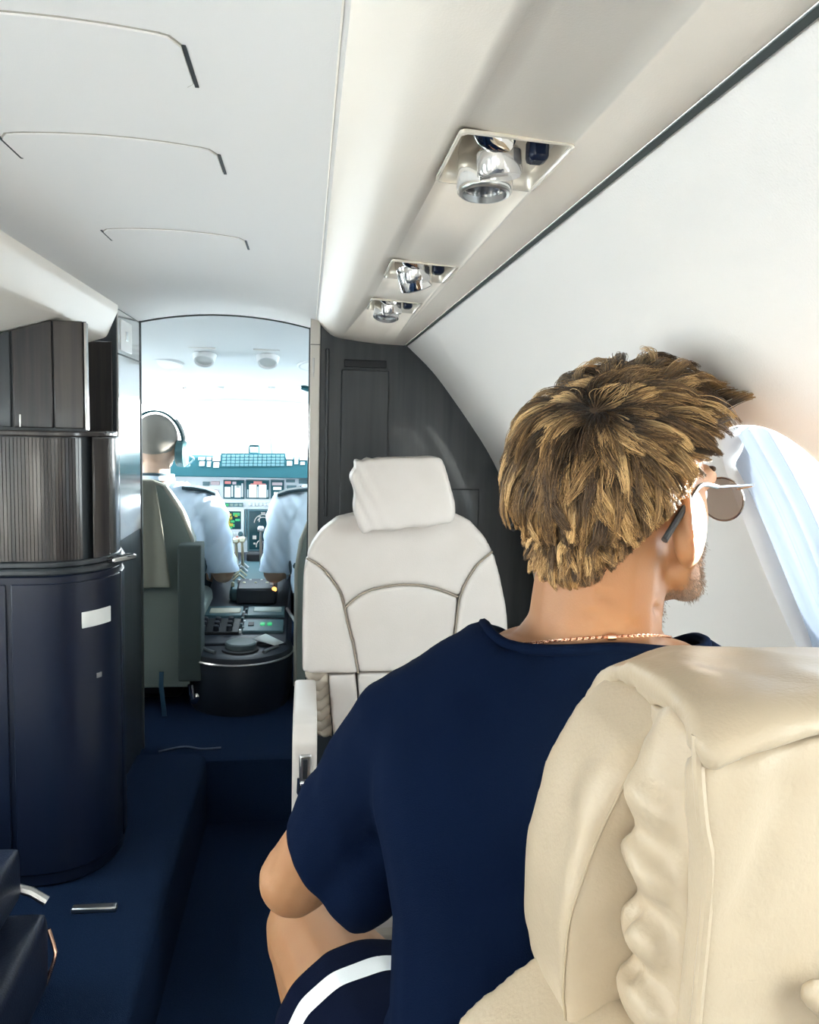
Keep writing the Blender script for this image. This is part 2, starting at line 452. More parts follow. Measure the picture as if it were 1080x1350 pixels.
# forward partition, right side: dark gloss wood following the fuselage
edge = [(p.x + .004, p.z) for p in [prof_at(s) for s in np.linspace(0, SMAX, 24)]]
poly = [(.262, -.02), (.262, 1.455), (.49, 1.455), (.489, 1.365)] + edge + [(.79, -.02)]
mb = MB(); mb.prism(poly, Y1, YJ)
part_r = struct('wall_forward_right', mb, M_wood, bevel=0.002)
mb = MB(); mb.box((.236, 2.19, -.02), (.262, YJ, 1.452))
struct('trim_1', mb, M_pale, bevel=0.003)
o = MB(); o.box((.2415, 2.186, 1.278), (.2475, 2.192, 1.318)); o.box((.2435, 2.184, 1.268), (.2465, 2.192, 1.28)); obj('door_catch', o, M_steel, bpy.data.objects['trim_1'], bevel=.001)
o = MB(); o.box((.2365, 2.186, 1.352), (.2615, 2.191, 1.3535)); obj('joint', o, M_seam, bpy.data.objects['trim_1'])
# details on the partition: tall door panel outline, slot, narrow moulding
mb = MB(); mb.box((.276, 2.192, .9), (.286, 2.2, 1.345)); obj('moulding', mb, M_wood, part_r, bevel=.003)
mb = MB(); mb.box((.325, 2.195, 1.298), (.437, 2.2005, 1.318)); obj('air_slot', mb, M_black, part_r, bevel=.002)
mb = MB()
mb.box((.318, 2.1935, .35), (.445, 2.2, 1.292))
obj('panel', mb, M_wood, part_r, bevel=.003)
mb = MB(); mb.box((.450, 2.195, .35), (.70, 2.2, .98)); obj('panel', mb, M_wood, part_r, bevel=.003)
# left side of the partition, with the jamb facing the aisle
poly = [(-.95, -.02), (-.95, 1.455), (-.238, 1.455), (-.238, -.02)]
mb = MB(); mb.prism(poly, 2.12, YJ)
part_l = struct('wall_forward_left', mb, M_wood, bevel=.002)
mb = MB(); mb.box((-.325, 2.1135, .86), (-.247, 2.12, 1.335)); obj('panel', mb, M_woodgrey, part_l, bevel=.002)  # added paler plate, stands in for the reflection on this dim strip
mb = MB(); mb.box((-.2395, 2.126, .84), (-.2345, 2.392, 1.415))
jl = struct('trim_2', mb, M_gloss, bevel=.002)
o = MB(); o.box((-.236, 2.15, 1.318), (-.2325, 2.28, 1.395)); obj('switch_plate', o, M_plate, jl, bevel=.002)
o = MB(); o.box((-.2335, 2.2, 1.345), (-.2305, 2.225, 1.37)); obj('switch', o, M_chrome, jl, bevel=.001)
o = MB(); o.box((-.236, 2.126, 1.305), (-.2338, 2.392, 1.309)); obj('joint', o, M_seam, jl)
# dark edge trims of the opening and the arched head
for nm, x0 in (('trim_3', -.2365), ('trim_4', .2325)):
    mb = MB(); mb.box((x0, 2.392, .19), (x0 + .004, 2.404, 1.425)); struct(nm, mb, M_seam)
xs = np.linspace(-.236, .236, 24)
mb = MB(); mb.rings([[V(x, YJ + d, zc(x) + h) for d, h in ((-.002, -.0035), (.008, -.0035), (.008, .012), (-.002, .012))] for x in xs]); struct('trim_5', mb, M_seam)
mb = MB(); mb.rings([[V(x, y_, z_) for (y_, z_) in ((YJ + .004, zc(x) - .0), (YJ + .03, zc(x) - .0), (YJ + .03, 1.6), (YJ + .004, 1.6))] for x in np.linspace(-.8, .8, 40)]); 
# ------------------------------------------------------------------ ceiling hatches (oxygen mask doors): flush curved lids in a dark gasket
def hatch(y0, y1, x0, x1, label):
    t = thing('ceiling_hatch', label, 'ceiling panel', (.5 * (x0 + x1), y0, zc(.5 * (x0 + x1))), 'curved hatches along the ceiling')
    def outline(g, r):
        pts = []
        for cx, cy, a0 in ((x1 + g - r, y1 + g - r, 0), (x0 - g + r, y1 + g - r, 90), (x0 - g + r, y0 - g + r, 180), (x1 + g - r, y0 - g + r, 270)):
            for k in range(5): a = rad(a0 + 22.5 * k); pts.append((cx + r * math.cos(a), cy + r * math.sin(a)))
        return pts
    def slab(g, r, drop, top, name, m, skew=0):
        pts = outline(g, r); mb = MB()
        # ring plus curved fill: strips across x
        N = 28; X = np.linspace(x0 - g, x1 + g, N)
        def yr(x):
            d = 0
            if x < x0 - g + r: q = (x0 - g + r - x); d = r - math.sqrt(max(0, r * r - q * q))
            if x > x1 + g - r: q = (x - (x1 + g - r)); d = r - math.sqrt(max(0, r * r - q * q))
            return y0 - g + d, y1 + g - d
        rows = []
        for x in X:
            a, b = yr(x); rows.append([V(x, a, zc(x) - drop), V(x, b, zc(x) - drop), V(x, b, zc(x) + top), V(x, a, zc(x) + top)])
        mb.rings(rows); return obj(name, mb, m, t, smooth=True, angle=35)
    slab(.0022, .016, .0006, .004, 'gasket', M_soft_seam)
    slab(0, .014, .0022, .004, 'lid', M_ceil)
    mb = MB(); mb.box((x1 + .0005, y0 + .012, zc(x1) - .0012), (x1 + .004, y1 - .004, zc(x1) + .003)); obj('gap_shadow', mb, M_black, t, smooth=False)  # black strip paints the shadow in the gap at the lid's end
    if y0 > .9:
        mb = MB(); mb.box((x0 - .0035, y0 + .006, zc(x0) - .0012), (x0 - .0005, y1 - .006, zc(x0) + .003)); obj('gap_shadow', mb, M_black, t, smooth=False)
hatch(.690, .788, -.10, .127, 'nearest curved ceiling hatch, cut off by the top left corner')
hatch(.955, 1.043, -.10, .127, 'middle curved ceiling hatch of the three along the ceiling')
hatch(1.385, 1.470, -.096, .125, 'farthest curved ceiling hatch, closest to the cockpit opening')
# ------------------------------------------------------------------ cockpit shell
def zl(x, y): return 1.47 - .205 * (y - 2.5) - .12 * x * x
YW = 3.585                                                   # head of the windscreen
mb = MB()
mb.grid([[V(x, y, zl(x, y) if y > 2.5 else 1.47 + (2.5 - y) * .25) for x in np.linspace(-.74, .74, 21)] for y in [YJ, 2.45, 2.5, 2.6, 2.8, 3.0, 3.2, 3.4, 3.55, YW]])
liner = struct('ceiling_cockpit', mb, M_cwhite, solid=.012)
for nm, sg in (('wall_cockpit_left', -1), ('wall_cockpit_right', 1)):
    mb = MB()
    mb.box((sg * .72 - .012, YJ, .15), (sg * .72 + .012, 4.3, .93)); mb.box((sg * .72 - .012, YJ, .92), (sg * .72 + .012, 2.86, 1.42))
    mb.box((sg * .72 - .012, YJ, .93), (sg * .72 + .012, 2.62, 1.44))
    mb.box((sg * .72 - .012, 3.05, .93), (sg * .72 + .012, 3.10, 1.34))
    mb.box((sg * .72 - .012, 3.56, .93), (sg * .72 + .012, 3.62, 1.25))
    struct(nm, mb, M_cwhite, bevel=.003)
mb = MB(); mb.box((-.75, 4.28, .15), (.75, 4.3, .985)); struct('wall_nose', mb, M_cgrey)
# windscreen: raked frame, centre post, glass
def wsp(x, t): return V(x, YW + .62 * t, 1.245 - .27 * t)    # t 0 = head, 1 = sill
wf = MB()
wf.tube([wsp(-.72, 0), wsp(.72, 0)], .012, 8)
wf.tube([wsp(-.72, 1), wsp(.72, 1)], .015, 8)
wsc = struct('window_11', wf, M_cwhite)
mb = MB(); mb.tube([wsp(.062, 0), wsp(.062, 1)], .011, 8); obj('centre_post', mb, M_cwhite, wsc)
for a_, b_ in ((-.72, .05), (.074, .72)):
    mb = MB(); mb.grid([[wsp(a_, 0.02), wsp(a_, .98)], [wsp(b_, .02), wsp(b_, .98)]]); obj('pane', mb, M_glass, wsc)
portal('daylight_portal', tuple(wsp(0, .5) + V(0, .03, .04)), (0, -.27, -.62), 1.42, .68)
for i, sg in ((12, -1), (13, 1)):
    mb = MB(); mb.box((sg * .72 - .014, 2.62, .93), (sg * .72 + .014, 3.56, .942))
    s_ = struct('window_%d' % i, mb, M_cwhite)
    mb = MB(); mb.grid([[V(sg * .72, 2.86, .94), V(sg * .72, 2.86, 1.40)], [V(sg * .72, 3.56, .94), V(sg * .72, 3.56, 1.24)]]); obj('pane', mb, M_glass, s_)
    portal('daylight_portal', (sg * .74, 3.21, 1.12), (-sg, 0, 0), .36, .70)

# overhead fittings on the liner
def down(x, y): return V(x, y, zl(x, y)), V(0, -.2, -1).normalized()
def disc(name, label, cat, x, y, r, m1, m2, grp=None, depth=.008):
    c, d = down(x, y); t = thing(name, label, cat, c, grp)
    mb = MB(); mb.lathe([(r, -.002), (r, depth * .6), (r * .93, depth), (r * .86, depth * .7)], c, d, 32, True); obj('rim', mb, m1, t)
    mb = MB(); mb.lathe([(r * .82, 0), (r * .82, depth * .86), (r * .1, depth * .95)], c, d, 28); obj('grille', mb, m2, t)
    return t
disc('speaker', 'large round white speaker grille on left of cockpit ceiling', 'speaker', -.276, 3.03, .071, M_cwhite, mat('speaker_cloth', (.68, .71, .73), .8, bump=(1500, .6)))
disc('speaker', 'round white speaker grille on right of cockpit ceiling, half behind the door frame', 'speaker', .262, 3.0, .071, M_cwhite, MATS['speaker_cloth'])
def eyeball(x, y, label):
    c, d = down(x, y); t = thing('air_vent', label, 'air vent', c, 'air vents on the cockpit ceiling')
    mb = MB(); mb.lathe([(.052, -.001), (.050, .006), (.042, .006)], c, d, 28); obj('collar', mb, M_cwhite, t)
    mb = MB(); mb.lathe([(.042, .0), (.038, .022), (.034, .038), (.029, .038), (.028, .02)], c, (V(d) + V(0, -.45, 0)).normalized(), 26); obj('nozzle', mb, M_cwhite, t)
    mb = MB(); mb.lathe([(.028, .030), (.002, .031)], c, (V(d) + V(0, -.45, 0)).normalized(), 22); obj('louvre', mb, mat('vent_grey_' + str(len(MATS)), (.5, .53, .54), .6), t)
    mb = MB(); mb.box((x - .045, y - .085, zl(x, y - .07) - .007), (x + .045, y - .055, zl(x, y - .07) + .004)); obj('hood', mb, mat('hood_' + str(len(MATS)), (.55, .56, .55), .5), t, bevel=.003)
eyeball(-.122, 2.92, 'left of two round air vents on cockpit ceiling')
eyeball(.092, 2.92, 'right of two round air vents on cockpit ceiling')
def maplamp(x, y, label, m=M_chrome):
    c, d = down(x, y); t = thing('map_light', label, 'light', c, 'map lights on the cockpit ceiling')
    mb = MB(); mb.lathe([(.016, -.001), (.015, .007), (.009, .009)], c, d, 16); obj('base', mb, m, t)
    q = c + d * .012
    mb = MB(); mb.tube([q + V(-.012, 0, 0), q + V(.014, -.006, -.006)], [.007, .010], 12); obj('lamp_head', mb, m, t)
maplamp(-.256, 3.36, 'left small chrome map light above windscreen')
maplamp(-.112, 3.35, 'second small map light from the left above windscreen', M_cwhite)
maplamp(.088, 3.33, 'third small map light, right of the compass', M_cwhite)
maplamp(.219, 3.29, 'dark small map light at right, nearest the door frame', M_tealgrey)

# magnetic compass standing on the glareshield against the post
t = thing('compass', 'pale magnetic compass standing on the centre of the glareshield', 'compass', (-.015, 3.84, .995))
mb = MB(); mb.box((-.05, 3.83, .99), (.035, 3.87, 1.008)); obj('foot', mb, M_tealgrey, t, bevel=.004)
mb = MB(); mb.box((-.036, 3.825, 1.004), (.016, 3.872, 1.048)); obj('housing', mb, M_tealgrey, t, bevel=.008)
mb = MB(); mb.box((-.028, 3.822, 1.014), (.008, 3.828, 1.04)); obj('face', mb, M_cgrey, t, bevel=.002)
mb = MB(); mb.box((-.05, 3.82, 1.048), (.032, 3.875, 1.062)); obj('top_plate', mb, M_cwhite, t, bevel=.004)
mb = MB(); mb.tube([(-.04, 3.85, 1.06), (-.035, 3.8, 1.09), (.02, 3.8, 1.092)], .006, 8); obj('sun_shade', mb, M_cwhite, t)

# ------------------------------------------------------------------ instrument panel
def PX(px): return -.311 + (px - 245) * .003394
def PZ(py, px=325): return .997 - (py - 600) * .00346 + (px - 245) * .00007
YP = 3.80
def pb(t, name, px0, py0, px1, py1, m, d0=.006, d1=.02, y=YP, bev=.0015):
    mb = MB(); cx = .5 * (px0 + px1)
    mb.box((PX(px0), y - d0, PZ(py1, cx)), (PX(px1), y + d1, PZ(py0, cx)))
    return obj(name, mb, m, t, bevel=bev, seg=1)
ip = thing('instrument_panel', 'grey instrument panel across the cockpit with gauges and screens', 'instrument panel', (0, YP, .19))
mb = MB(); mb.box((-.69, YP, .50), (.69, YP + .10, .93)); mb.box((-.14, YP, .40), (.12, YP + .1, .52)); obj('panel_face', mb, M_panel, ip, bevel=.006)
gl = thing('glareshield', 'flare-tinted grey glareshield hood along the base of the windscreen', 'glareshield', (0, YP, .93))
mb = MB(); mb.prism([(3.70, .905), (3.72, .950), (3.745, .990), (3.79, 1.0), (4.2, .975), (4.2, .93), (3.80, .93)], -.69, .69, 'yz'); obj('hood', mb, M_tealgrey, gl, bevel=.006)
def gb(name, px0, py0, px1, py1, m, d=.006):
    mb = MB()
    def q(px, py, o):
        z = PZ(py, px); y = 3.72 + (z - .950) / .04 * .025 if z > .95 else 3.70 + (z - .905) / .045 * .02
        return V(PX(px) * .984, y - o, z)
    mb.rings([[q(px0, py0, d), q(px1, py0, d), q(px1, py1, d), q(px0, py1, d)], [q(px0, py0, -.01), q(px1, py0, -.01), q(px1, py1, -.01), q(px0, py1, -.01)]])
    return obj(name, mb, m, gl, bevel=.001, seg=1)
wp_frame = gb('annunciator_panel', 291, 597, 377, 614.5, M_tealgrey, .004)
me_tile = None
M_tile = mat('annunciator_tile', (.05, .125, .15), .4)
for r_ in range(4):
    for c_ in range(14):
        x0 = 293.5 + c_ * 5.9; y0 = 599 + r_ * 3.8
        o = gb('tile', x0, y0, x0 + 4.9, y0 + 3.0, M_tile, .0065)
M_ltile = mat('pale_annunciator', (.36, .43, .45), .45); M_pink = mat('pale_pink_key', (.40, .33, .35), .5)
for (a, b, c, d, m) in ((262, 602, 271, 605.5, M_ltile), (273, 602, 279, 605.5, M_pink), (281, 601, 291, 607, M_pink), (264, 607, 271, 613, M_ltile), (274, 607, 279, 614, M_ltile), (282.5, 608.5, 290, 615, M_ltile),
                        (378, 599, 387, 605, M_pink), (379, 607, 386, 613, M_ltile), (389, 600, 394, 611, M_ltile), (396, 601, 407, 606, M_pink), (397, 608, 403, 612, M_ltile)):
    gb('key', a, b, c, d, m, .006)
# engine gauges: three framed clusters of vertical tapes
def cluster(px0, px1, tapes, title):
    f = pb(ip, 'gauge_frame', px0, 632.5, px1, 657.5, M_panel_dark, .008)
    PINV.setdefault(f.name, Matrix.Identity(4))
    def sub(name, a, b, c, d, m, e=.0105):
        mb = MB(); mb.box((PX(a), YP - e, PZ(d)), (PX(c), YP - .004, PZ(b))); o = obj(name, mb, m, f, smooth=False)
        o.matrix_parent_inverse = ip.matrix_world.inverted() if False else Matrix.Translation(-V(0, YP, .19)) @ Matrix.Translation(V(0, YP, .19))
        return o
    sub('face', px0 + 1, 633.5, px1 - 1, 656.5, M_tealgrey, .0095)
    for (a, b, c, d, m) in tapes: sub('gauge', a, b, c, d, m)
M_tape = mat('pale_gauge_tape', (.78, .86, .84), .4); M_cream = mat('cream_gauge', (.80, .80, .68), .4)
cluster(294, 321.5, [(296, 642, 303.5, 655.5, M_tape), (309, 640, 317, 655.5, M_tape), (296, 634.5, 304, 638, M_red), (306, 635, 311, 638.5, M_pink), (311, 639.5, 316, 643, M_cyan), (304.5, 640, 307, 655, M_panel), (318, 637, 320, 655, M_panel)], 'a')
cluster(323.5, 354.5, [(328, 638.5, 338, 655.5, M_cream), (341, 638.5, 351, 655.5, M_tape), (334, 634, 345, 637, M_red), (330, 637, 350, 638.3, M_red), (325.5, 645, 327, 655.5, M_ltile), (338.7, 641, 340.2, 655.5, M_panel), (352, 645, 353.3, 655, M_ltile)], 'b')
cluster(356.5, 374.5, [(358.5, 635, 372, 639, M_pink), (360, 641, 371, 645, M_tape), (361, 648, 370.5, 655.5, M_tape), (364, 649.5, 368, 654, M_panel_dark)], 'c')
for (a, b, c, d, m) in ((267, 634.5, 276, 640, M_panel_dark), (278, 634, 289, 639, M_pink), (270, 645, 277, 653, M_ltile), (279, 645, 288, 651, M_pink), (377, 632, 389, 636, M_panel_dark), (394, 632, 408, 638, M_panel_dark), (378, 640, 391, 645, M_panel_dark), (396, 641, 408, 645, M_tealgrey)):
    pb(ip, 'instrument', a, b, c, d, m, .008)
bt = pb(ip, 'button_row', 295, 662.5, 320, 668, M_panel_dark, .006)
for k in range(4): pb(ip, 'button', 297 + k * 6, 663.6, 301 + k * 6, 667, M_cyan if k else M_green, .010)
for k in range(7): pb(ip, 'button', 327 + k * 5, 663, 330.6 + k * 5, 667, M_cgrey, .008)
# radar display with green and amber echoes
rd = thing('radar_display', 'small weather radar screen glowing green on the instrument panel', 'display', (PX(308), YP, PZ(698)))
def rdb(name, a, b, c, d, m, e):
    mb = MB(); mb.box((PX(a), YP - e, PZ(d)), (PX(c), YP + .002, PZ(b))); return obj(name, mb, m, rd, bevel=.001, seg=1)
rdb('bezel', 294.5, 670.5, 321.5, 711, M_panel, .010); rdb('screen', 298, 674, 317.5, 698, M_screen, .0115)
for (a, b, c, d, m) in ((300, 677, 305, 680, M_yellow), (307, 676, 316, 680, M_green), (302, 681, 306, 685, M_yellow), (299, 685.5, 303, 690, M_yellow), (304, 686, 309, 689, M_green), (310, 684, 316, 687, M_green), (301, 690, 307, 694, M_yellow), (299, 694.5, 306, 697, M_green), (307, 691, 309, 695, M_green), (309, 677.5, 313, 681.5, M_yellow)):
    rdb('echo', a, b, c, d, m, .0128)
for k in range(5): rdb('key', 299 + k * 4, 702, 301.8 + k * 4, 705.5, M_cgrey, .0125)
for k in range(4): rdb('key', 299 + k * 4, 707, 301.8 + k * 4, 709.5, M_red if k % 2 else M_cgrey, .0125)
mb = MB(); mb.lathe([(.011, 0), (.011, .012), (.008, .016)], (PX(317), YP - .008, PZ(704)), (0, -1, 0), 14); obj('knob', mb, M_panel_dark, rd)
mb = MB(); mb.box((PX(322.5), YP - .009, PZ(708)), (PX(325), YP, PZ(671))); obj('handle', mb, M_panel_dark, rd)
# large dark flight display
fd = thing('flight_display', 'tall black flight display with white arcs beside the radar screen', 'display', (PX(344), YP, PZ(726)))
def fb(name, a, b, c, d, m, e):
    mb = MB(); mb.box((PX(a), YP - e, PZ(d)), (PX(c), YP + .002, PZ(b))); return obj(name, mb, m, fd, bevel=.001, seg=1)
fb('bezel', 326, 671, 366, 727, M_panel_dark, .010); fb('screen', 328.5, 673.5, 363.5, 724.5, M_screen, .0115)
def arc(cx, cy, r, a0, a1, m):
    mb = MB(); mb.tube([(PX(cx + r * math.cos(rad(a))), YP - .0125, PZ(cy - r * math.sin(rad(a)))) for a in np.linspace(a0, a1, 14)], .0022, 6); obj('arc', mb, m, fd)
M_arc = mat('display_white', (.1, .1, .1), .3, emit=((.75, .85, .85), .08))
arc(347, 690, 12, 60, 175, M_arc); arc(347, 690, 8.5, 70, 150, M_arc); arc(347, 720, 9, 100, 190, M_arc)
for (a, b, c, d) in ((344, 675, 350, 677), (340, 680, 344, 681.5), (352, 680, 358, 682), (333, 706, 338, 711), (334, 715.5, 337, 718), (341, 683, 342.5, 688)): fb('symbol', a, b, c, d, M_arc, .0125)

# ------------------------------------------------------------------ centre pedestal
pd = thing('pedestal', 'dark centre pedestal with throttle levers and radios between pilots', 'pedestal', (0.01, 3.0, .19))
def zp(y): return .40 + (y - 2.78) * .165
def pbx(name, x0, x1, y0, y1, h, m, base=0.0, bev=.003, par=None):
    mb = MB(); vs = [V(x, y, zp(y) + dz) for dz in (base - .003, h) for (x, y) in ((x0, y0), (x1, y0), (x1, y1), (x0, y1))]
    mb.add(vs, [(0, 3, 2, 1), (4, 5, 6, 7), (0, 1, 5, 4), (1, 2, 6, 5), (2, 3, 7, 6), (3, 0, 4, 7)])
    return obj(name, mb, m, par or pd, bevel=bev, seg=1)
mb = MB(); mb.prism([(2.78, .19), (2.78, .40), (3.5, zp(3.5)), (3.83, .56), (3.83, .19)], -.15, .17, 'yz'); obj('body', mb, M_dark, pd, bevel=.006)
# rounded aft end
cx_ = .01; ring = lambda r, z: [V(cx_ + 1.06 * r * math.cos(a), 2.82 - r * 1.15 * math.sin(a), z) for a in np.linspace(-.25, math.pi + .25, 30)]
mb = MB(); mb.rings([ring(.155, .191), ring(.165, .25), ring(.170, .37), ring(.165, .385), ring(.150, .392)]); obj('rounded_end', mb, M_dark, pd)
mb = MB(); mb.rings([ring(.171, .362), ring(.1735, .366), ring(.171, .370)]); obj('edge_strip', mb, M_steel, pd)
mb = MB(); mb.lathe([(.05, 0), (.052, .02), (.052, .026), (.048, .030), (.01, .031)], (.018, 2.735, .388), (0, 0, 1), 28); obj('cup_lid', mb, mat('grey_lid', (.10, .14, .15), .35), pd)
mb = MB(); mb.lathe([(.062, 0), (.060, .010), (.056, .012)], (.018, 2.72, .388), (0, 0, 1), 28); obj('cup_holder', mb, M_black, pd)
for sx in (-.115, .14):
    mb = MB(); mb.tube([(sx, 2.76, .394), (sx * .8, 2.71, .397), (sx * .62 + .01, 2.68, .396)], .006, 8); obj('strap', mb, M_steel, pd)
for (x0, x1, y0, y1, m) in ((-.135, .002, 3.0, 3.09, M_panel_dark), (.018, .155, 3.0, 3.09, M_panel_dark), (-.135, .002, 2.85, 2.97, M_black), (.012, .155, 2.86, 2.96, M_panel_dark)):
    pbx('radio_unit', x0, x1, y0, y1, .010, m)
pbx('display_strip', -.118, -.006, 3.02, 3.062, .014, mat('pale_strip', (.55, .54, .45), .4)); pbx('display_strip', .04, .143, 3.03, 3.07, .014, mat('pale_green_strip', (.36, .44, .42), .4))
pbx('digit', .072, .088, 2.905, 2.925, .0135, M_green, bev=0); pbx('digit', .097, .113, 2.905, 2.925, .0135, M_green, bev=0)
pbx('digit_window', .03, .05, 2.90, 2.93, .0135, M_black, bev=.001)
for k in range(9):
    x = -.122 + (k % 3) * .045; y = 2.865 + (k // 3) * .036
    mb = MB(); mb.lathe([(.011, 0), (.010, .018), (.007, .021)], (x, y, zp(y) + .008), (0, 0, 1), 12); obj('knob', mb, M_dark, pd)
for k in range(8):
    x = .005 + (k % 2) * .009; y = 2.86 + k * .027
    pbx('switch', x - .004, x + .004, y, y + .012, .012, M_cgrey if k % 3 == 0 else M_panel_dark, bev=.001)
# throttle quadrant
pbx('quadrant', -.06, .105, 3.16, 3.52, .045, M_panel_dark, bev=.012)
pbx('quadrant_base', -.03, .12, 3.13, 3.25, .06, M_dark, bev=.008)
M_brass = mat('pale_brass', (.55, .52, .38), .3, metal=.8)
for (x, y, h, lean, m) in ((-.052, 3.42, .12, .05, M_brass), (-.026, 3.40, .13, .05, M_brass), (.045, 3.44, .16, .03, M_steel), (.066, 3.40, .11, .02, M_dark)):
    z = zp(y) + .04
    l_ = MB(); l_.tube([(x, y, z), (x, y - lean * .5, z + h * .6), (x, y - lean, z + h)], [.006, .006, .005], 8); lv = obj('lever', l_, m, pd)
    mb = MB(); mb.box((x - .013, y - lean - .014, z + h - .006), (x + .013, y - lean + .014, z + h + .016)); obj('lever_grip', mb, m, pd, bevel=.006)
for k in range(7):
    x = -.05 + .022 * k; y = 3.2 + .03 * (k % 2)
    mb = MB(); mb.lathe([(.007, 0), (.006, .016), (.004, .018)], (x, y, zp(y) + .045), (0, 0, 1), 10); obj('knob', mb, M_steel if k % 2 else M_brass, pd)
for k in range(4):
    mb = MB(); mb.tube([(-.055 + .0, 3.27 + k * .05, zp(3.27 + k * .05) + .045), (-.03, 3.27 + k * .05, zp(3.27 + k * .05) + .068), (-.005, 3.27 + k * .05, zp(3.27 + k * .05) + .045)], .005, 8); obj('detent_guard', mb, M_brass if k < 2 else M_steel, pd)
pbx('trim_wheel', .095, .118, 3.17, 3.30, .085, M_steel, bev=.01)
mb = MB(); mb.ell((.112, 3.14, zp(3.14) + .055), (.010, .010, .010)); obj('amber_lamp', mb, M_amber, pd)
mb = MB(); mb.box((-.02, 3.50, .55), (.06, 3.56, .60)); obj('gear_knob', mb, M_black, pd, bevel=.01)
cd = MB(); cd.add([V(.055, 2.79, .412), V(.13, 2.73, .404), V(.16, 2.755, .408), V(.095, 2.835, .418)], [(0, 1, 2, 3)])
tag(obj('paper_card', cd, M_card, solid=.002), 'folded paper card lying on the rounded end of the pedestal', 'card')

# ------------------------------------------------------------------ pilots' seats and the jacket
def pilot_seat(xc, sgn, label):
    t = thing('pilot_seat', label, 'seat', (xc, 2.85, .19), 'pilot seats in the cockpit')
    hw = .205
    out = [(-hw, .26), (-hw, .66), (-hw + .015, .76), (-hw + .05, .85), (-.10, .935), (-.06, .95), (.06, .95), (.10, .935), (hw - .05, .85), (hw - .015, .76), (hw, .66), (hw, .26)]
    mb = MB(); mb.prism([(xc + a, z) for a, z in out], 2.74, 2.84)
    blob('backrest', mb, M_olive, t, .010, 5)
    pts = [V(xc + a, 2.745, z) for a, z in out]
    mb = MB(); mb.tube(pts, .007, 8); obj('piping', mb, M_olive_l, t)
    mb = MB(); mb.box((xc - hw, 2.82, .44), (xc + hw, 3.22, .52)); obj('seat_cushion', mb, M_olive, t, bevel=.03, seg=3)
    mb = MB(); mb.box((xc - .14, 2.84, .19), (xc + .14, 3.1, .45)); obj('pedestal_base', mb, M_dark, t, bevel=.02)
    return t
pl_ = pilot_seat(-.330, 1, "left pilot's grey green seat with a jacket hung behind it")
pr_ = pilot_seat(.405, -1, "right pilot's grey green seat behind the door frame")
mb = MB(); mb.box((-.178, 2.67, .30), (-.104, 2.775, .752)); blob('armrest_box', mb, mat('dark_teal_fabric', (.06, .085, .085), .8, bump=(600, .5)), pl_, .008, 4)
mb = MB(); mb.tube([(-.135, 2.665, .295), (-.130, 2.662, .25)], .012, 10); obj('buckle', mb, M_chrome, pl_)
mb = MB(); mb.tube([(.165, 3.0, .47), (.20, 2.86, .45)], .006, 8); obj('lever', mb, M_steel, pr_)
# jacket: hanging sheet with folds over the seat back
P = []
for i in range(22):
    u = i / 21; row = []
    for j in range(26):
        v = j / 25; x = -.47 + .215 * u + (.055 * v * u) ; z = .955 - .345 * v - .03 * (1 - u) * v
        y = 2.722 - .012 * v + .012 * math.sin(9 * u + 2.2 * v) * (0.25 + v) + .006 * math.sin(21 * u + 3 * v)
        row.append(V(x, y, z))
    P.append(row)
mb = MB(); mb.grid(P)
jk = obj('jacket', mb, M_jacket, solid=.008, subsurf=1); tag(jk, "khaki jacket hanging over the back of the left pilot's seat", 'jacket')
mb = MB(); mb.rings([[V(x, 2.655, z), V(x + .014, 2.655, z), V(x + .014, 2.66, z), V(x, 2.66, z)] for x, z in ((-.234, .34), (-.236, .296), (-.228, .22), (-.226, .193))])
obj('belt_strap', mb, mat('blue_strap', (.03, .09, .16), .6), pl_)
mb = MB(); mb.ell((-.1215, 2.662, .247), (.013, .006, .020), Matrix.Rotation(rad(25), 3, 'Y')); obj('belt_clip', mb, M_chrome, pl_)
mb = MB(); mb.tube(curve_pts([(-.185, 2.36, .1935), (-.12, 2.392, .1935), (-.065, 2.372, .1935), (-.01, 2.378, .1935)], 8), .0028, 6)
tag(obj('cable', mb, mat('grey_cable', (.10, .13, .19), .5)), 'thin grey cable lying on the cockpit step carpet', 'cable')
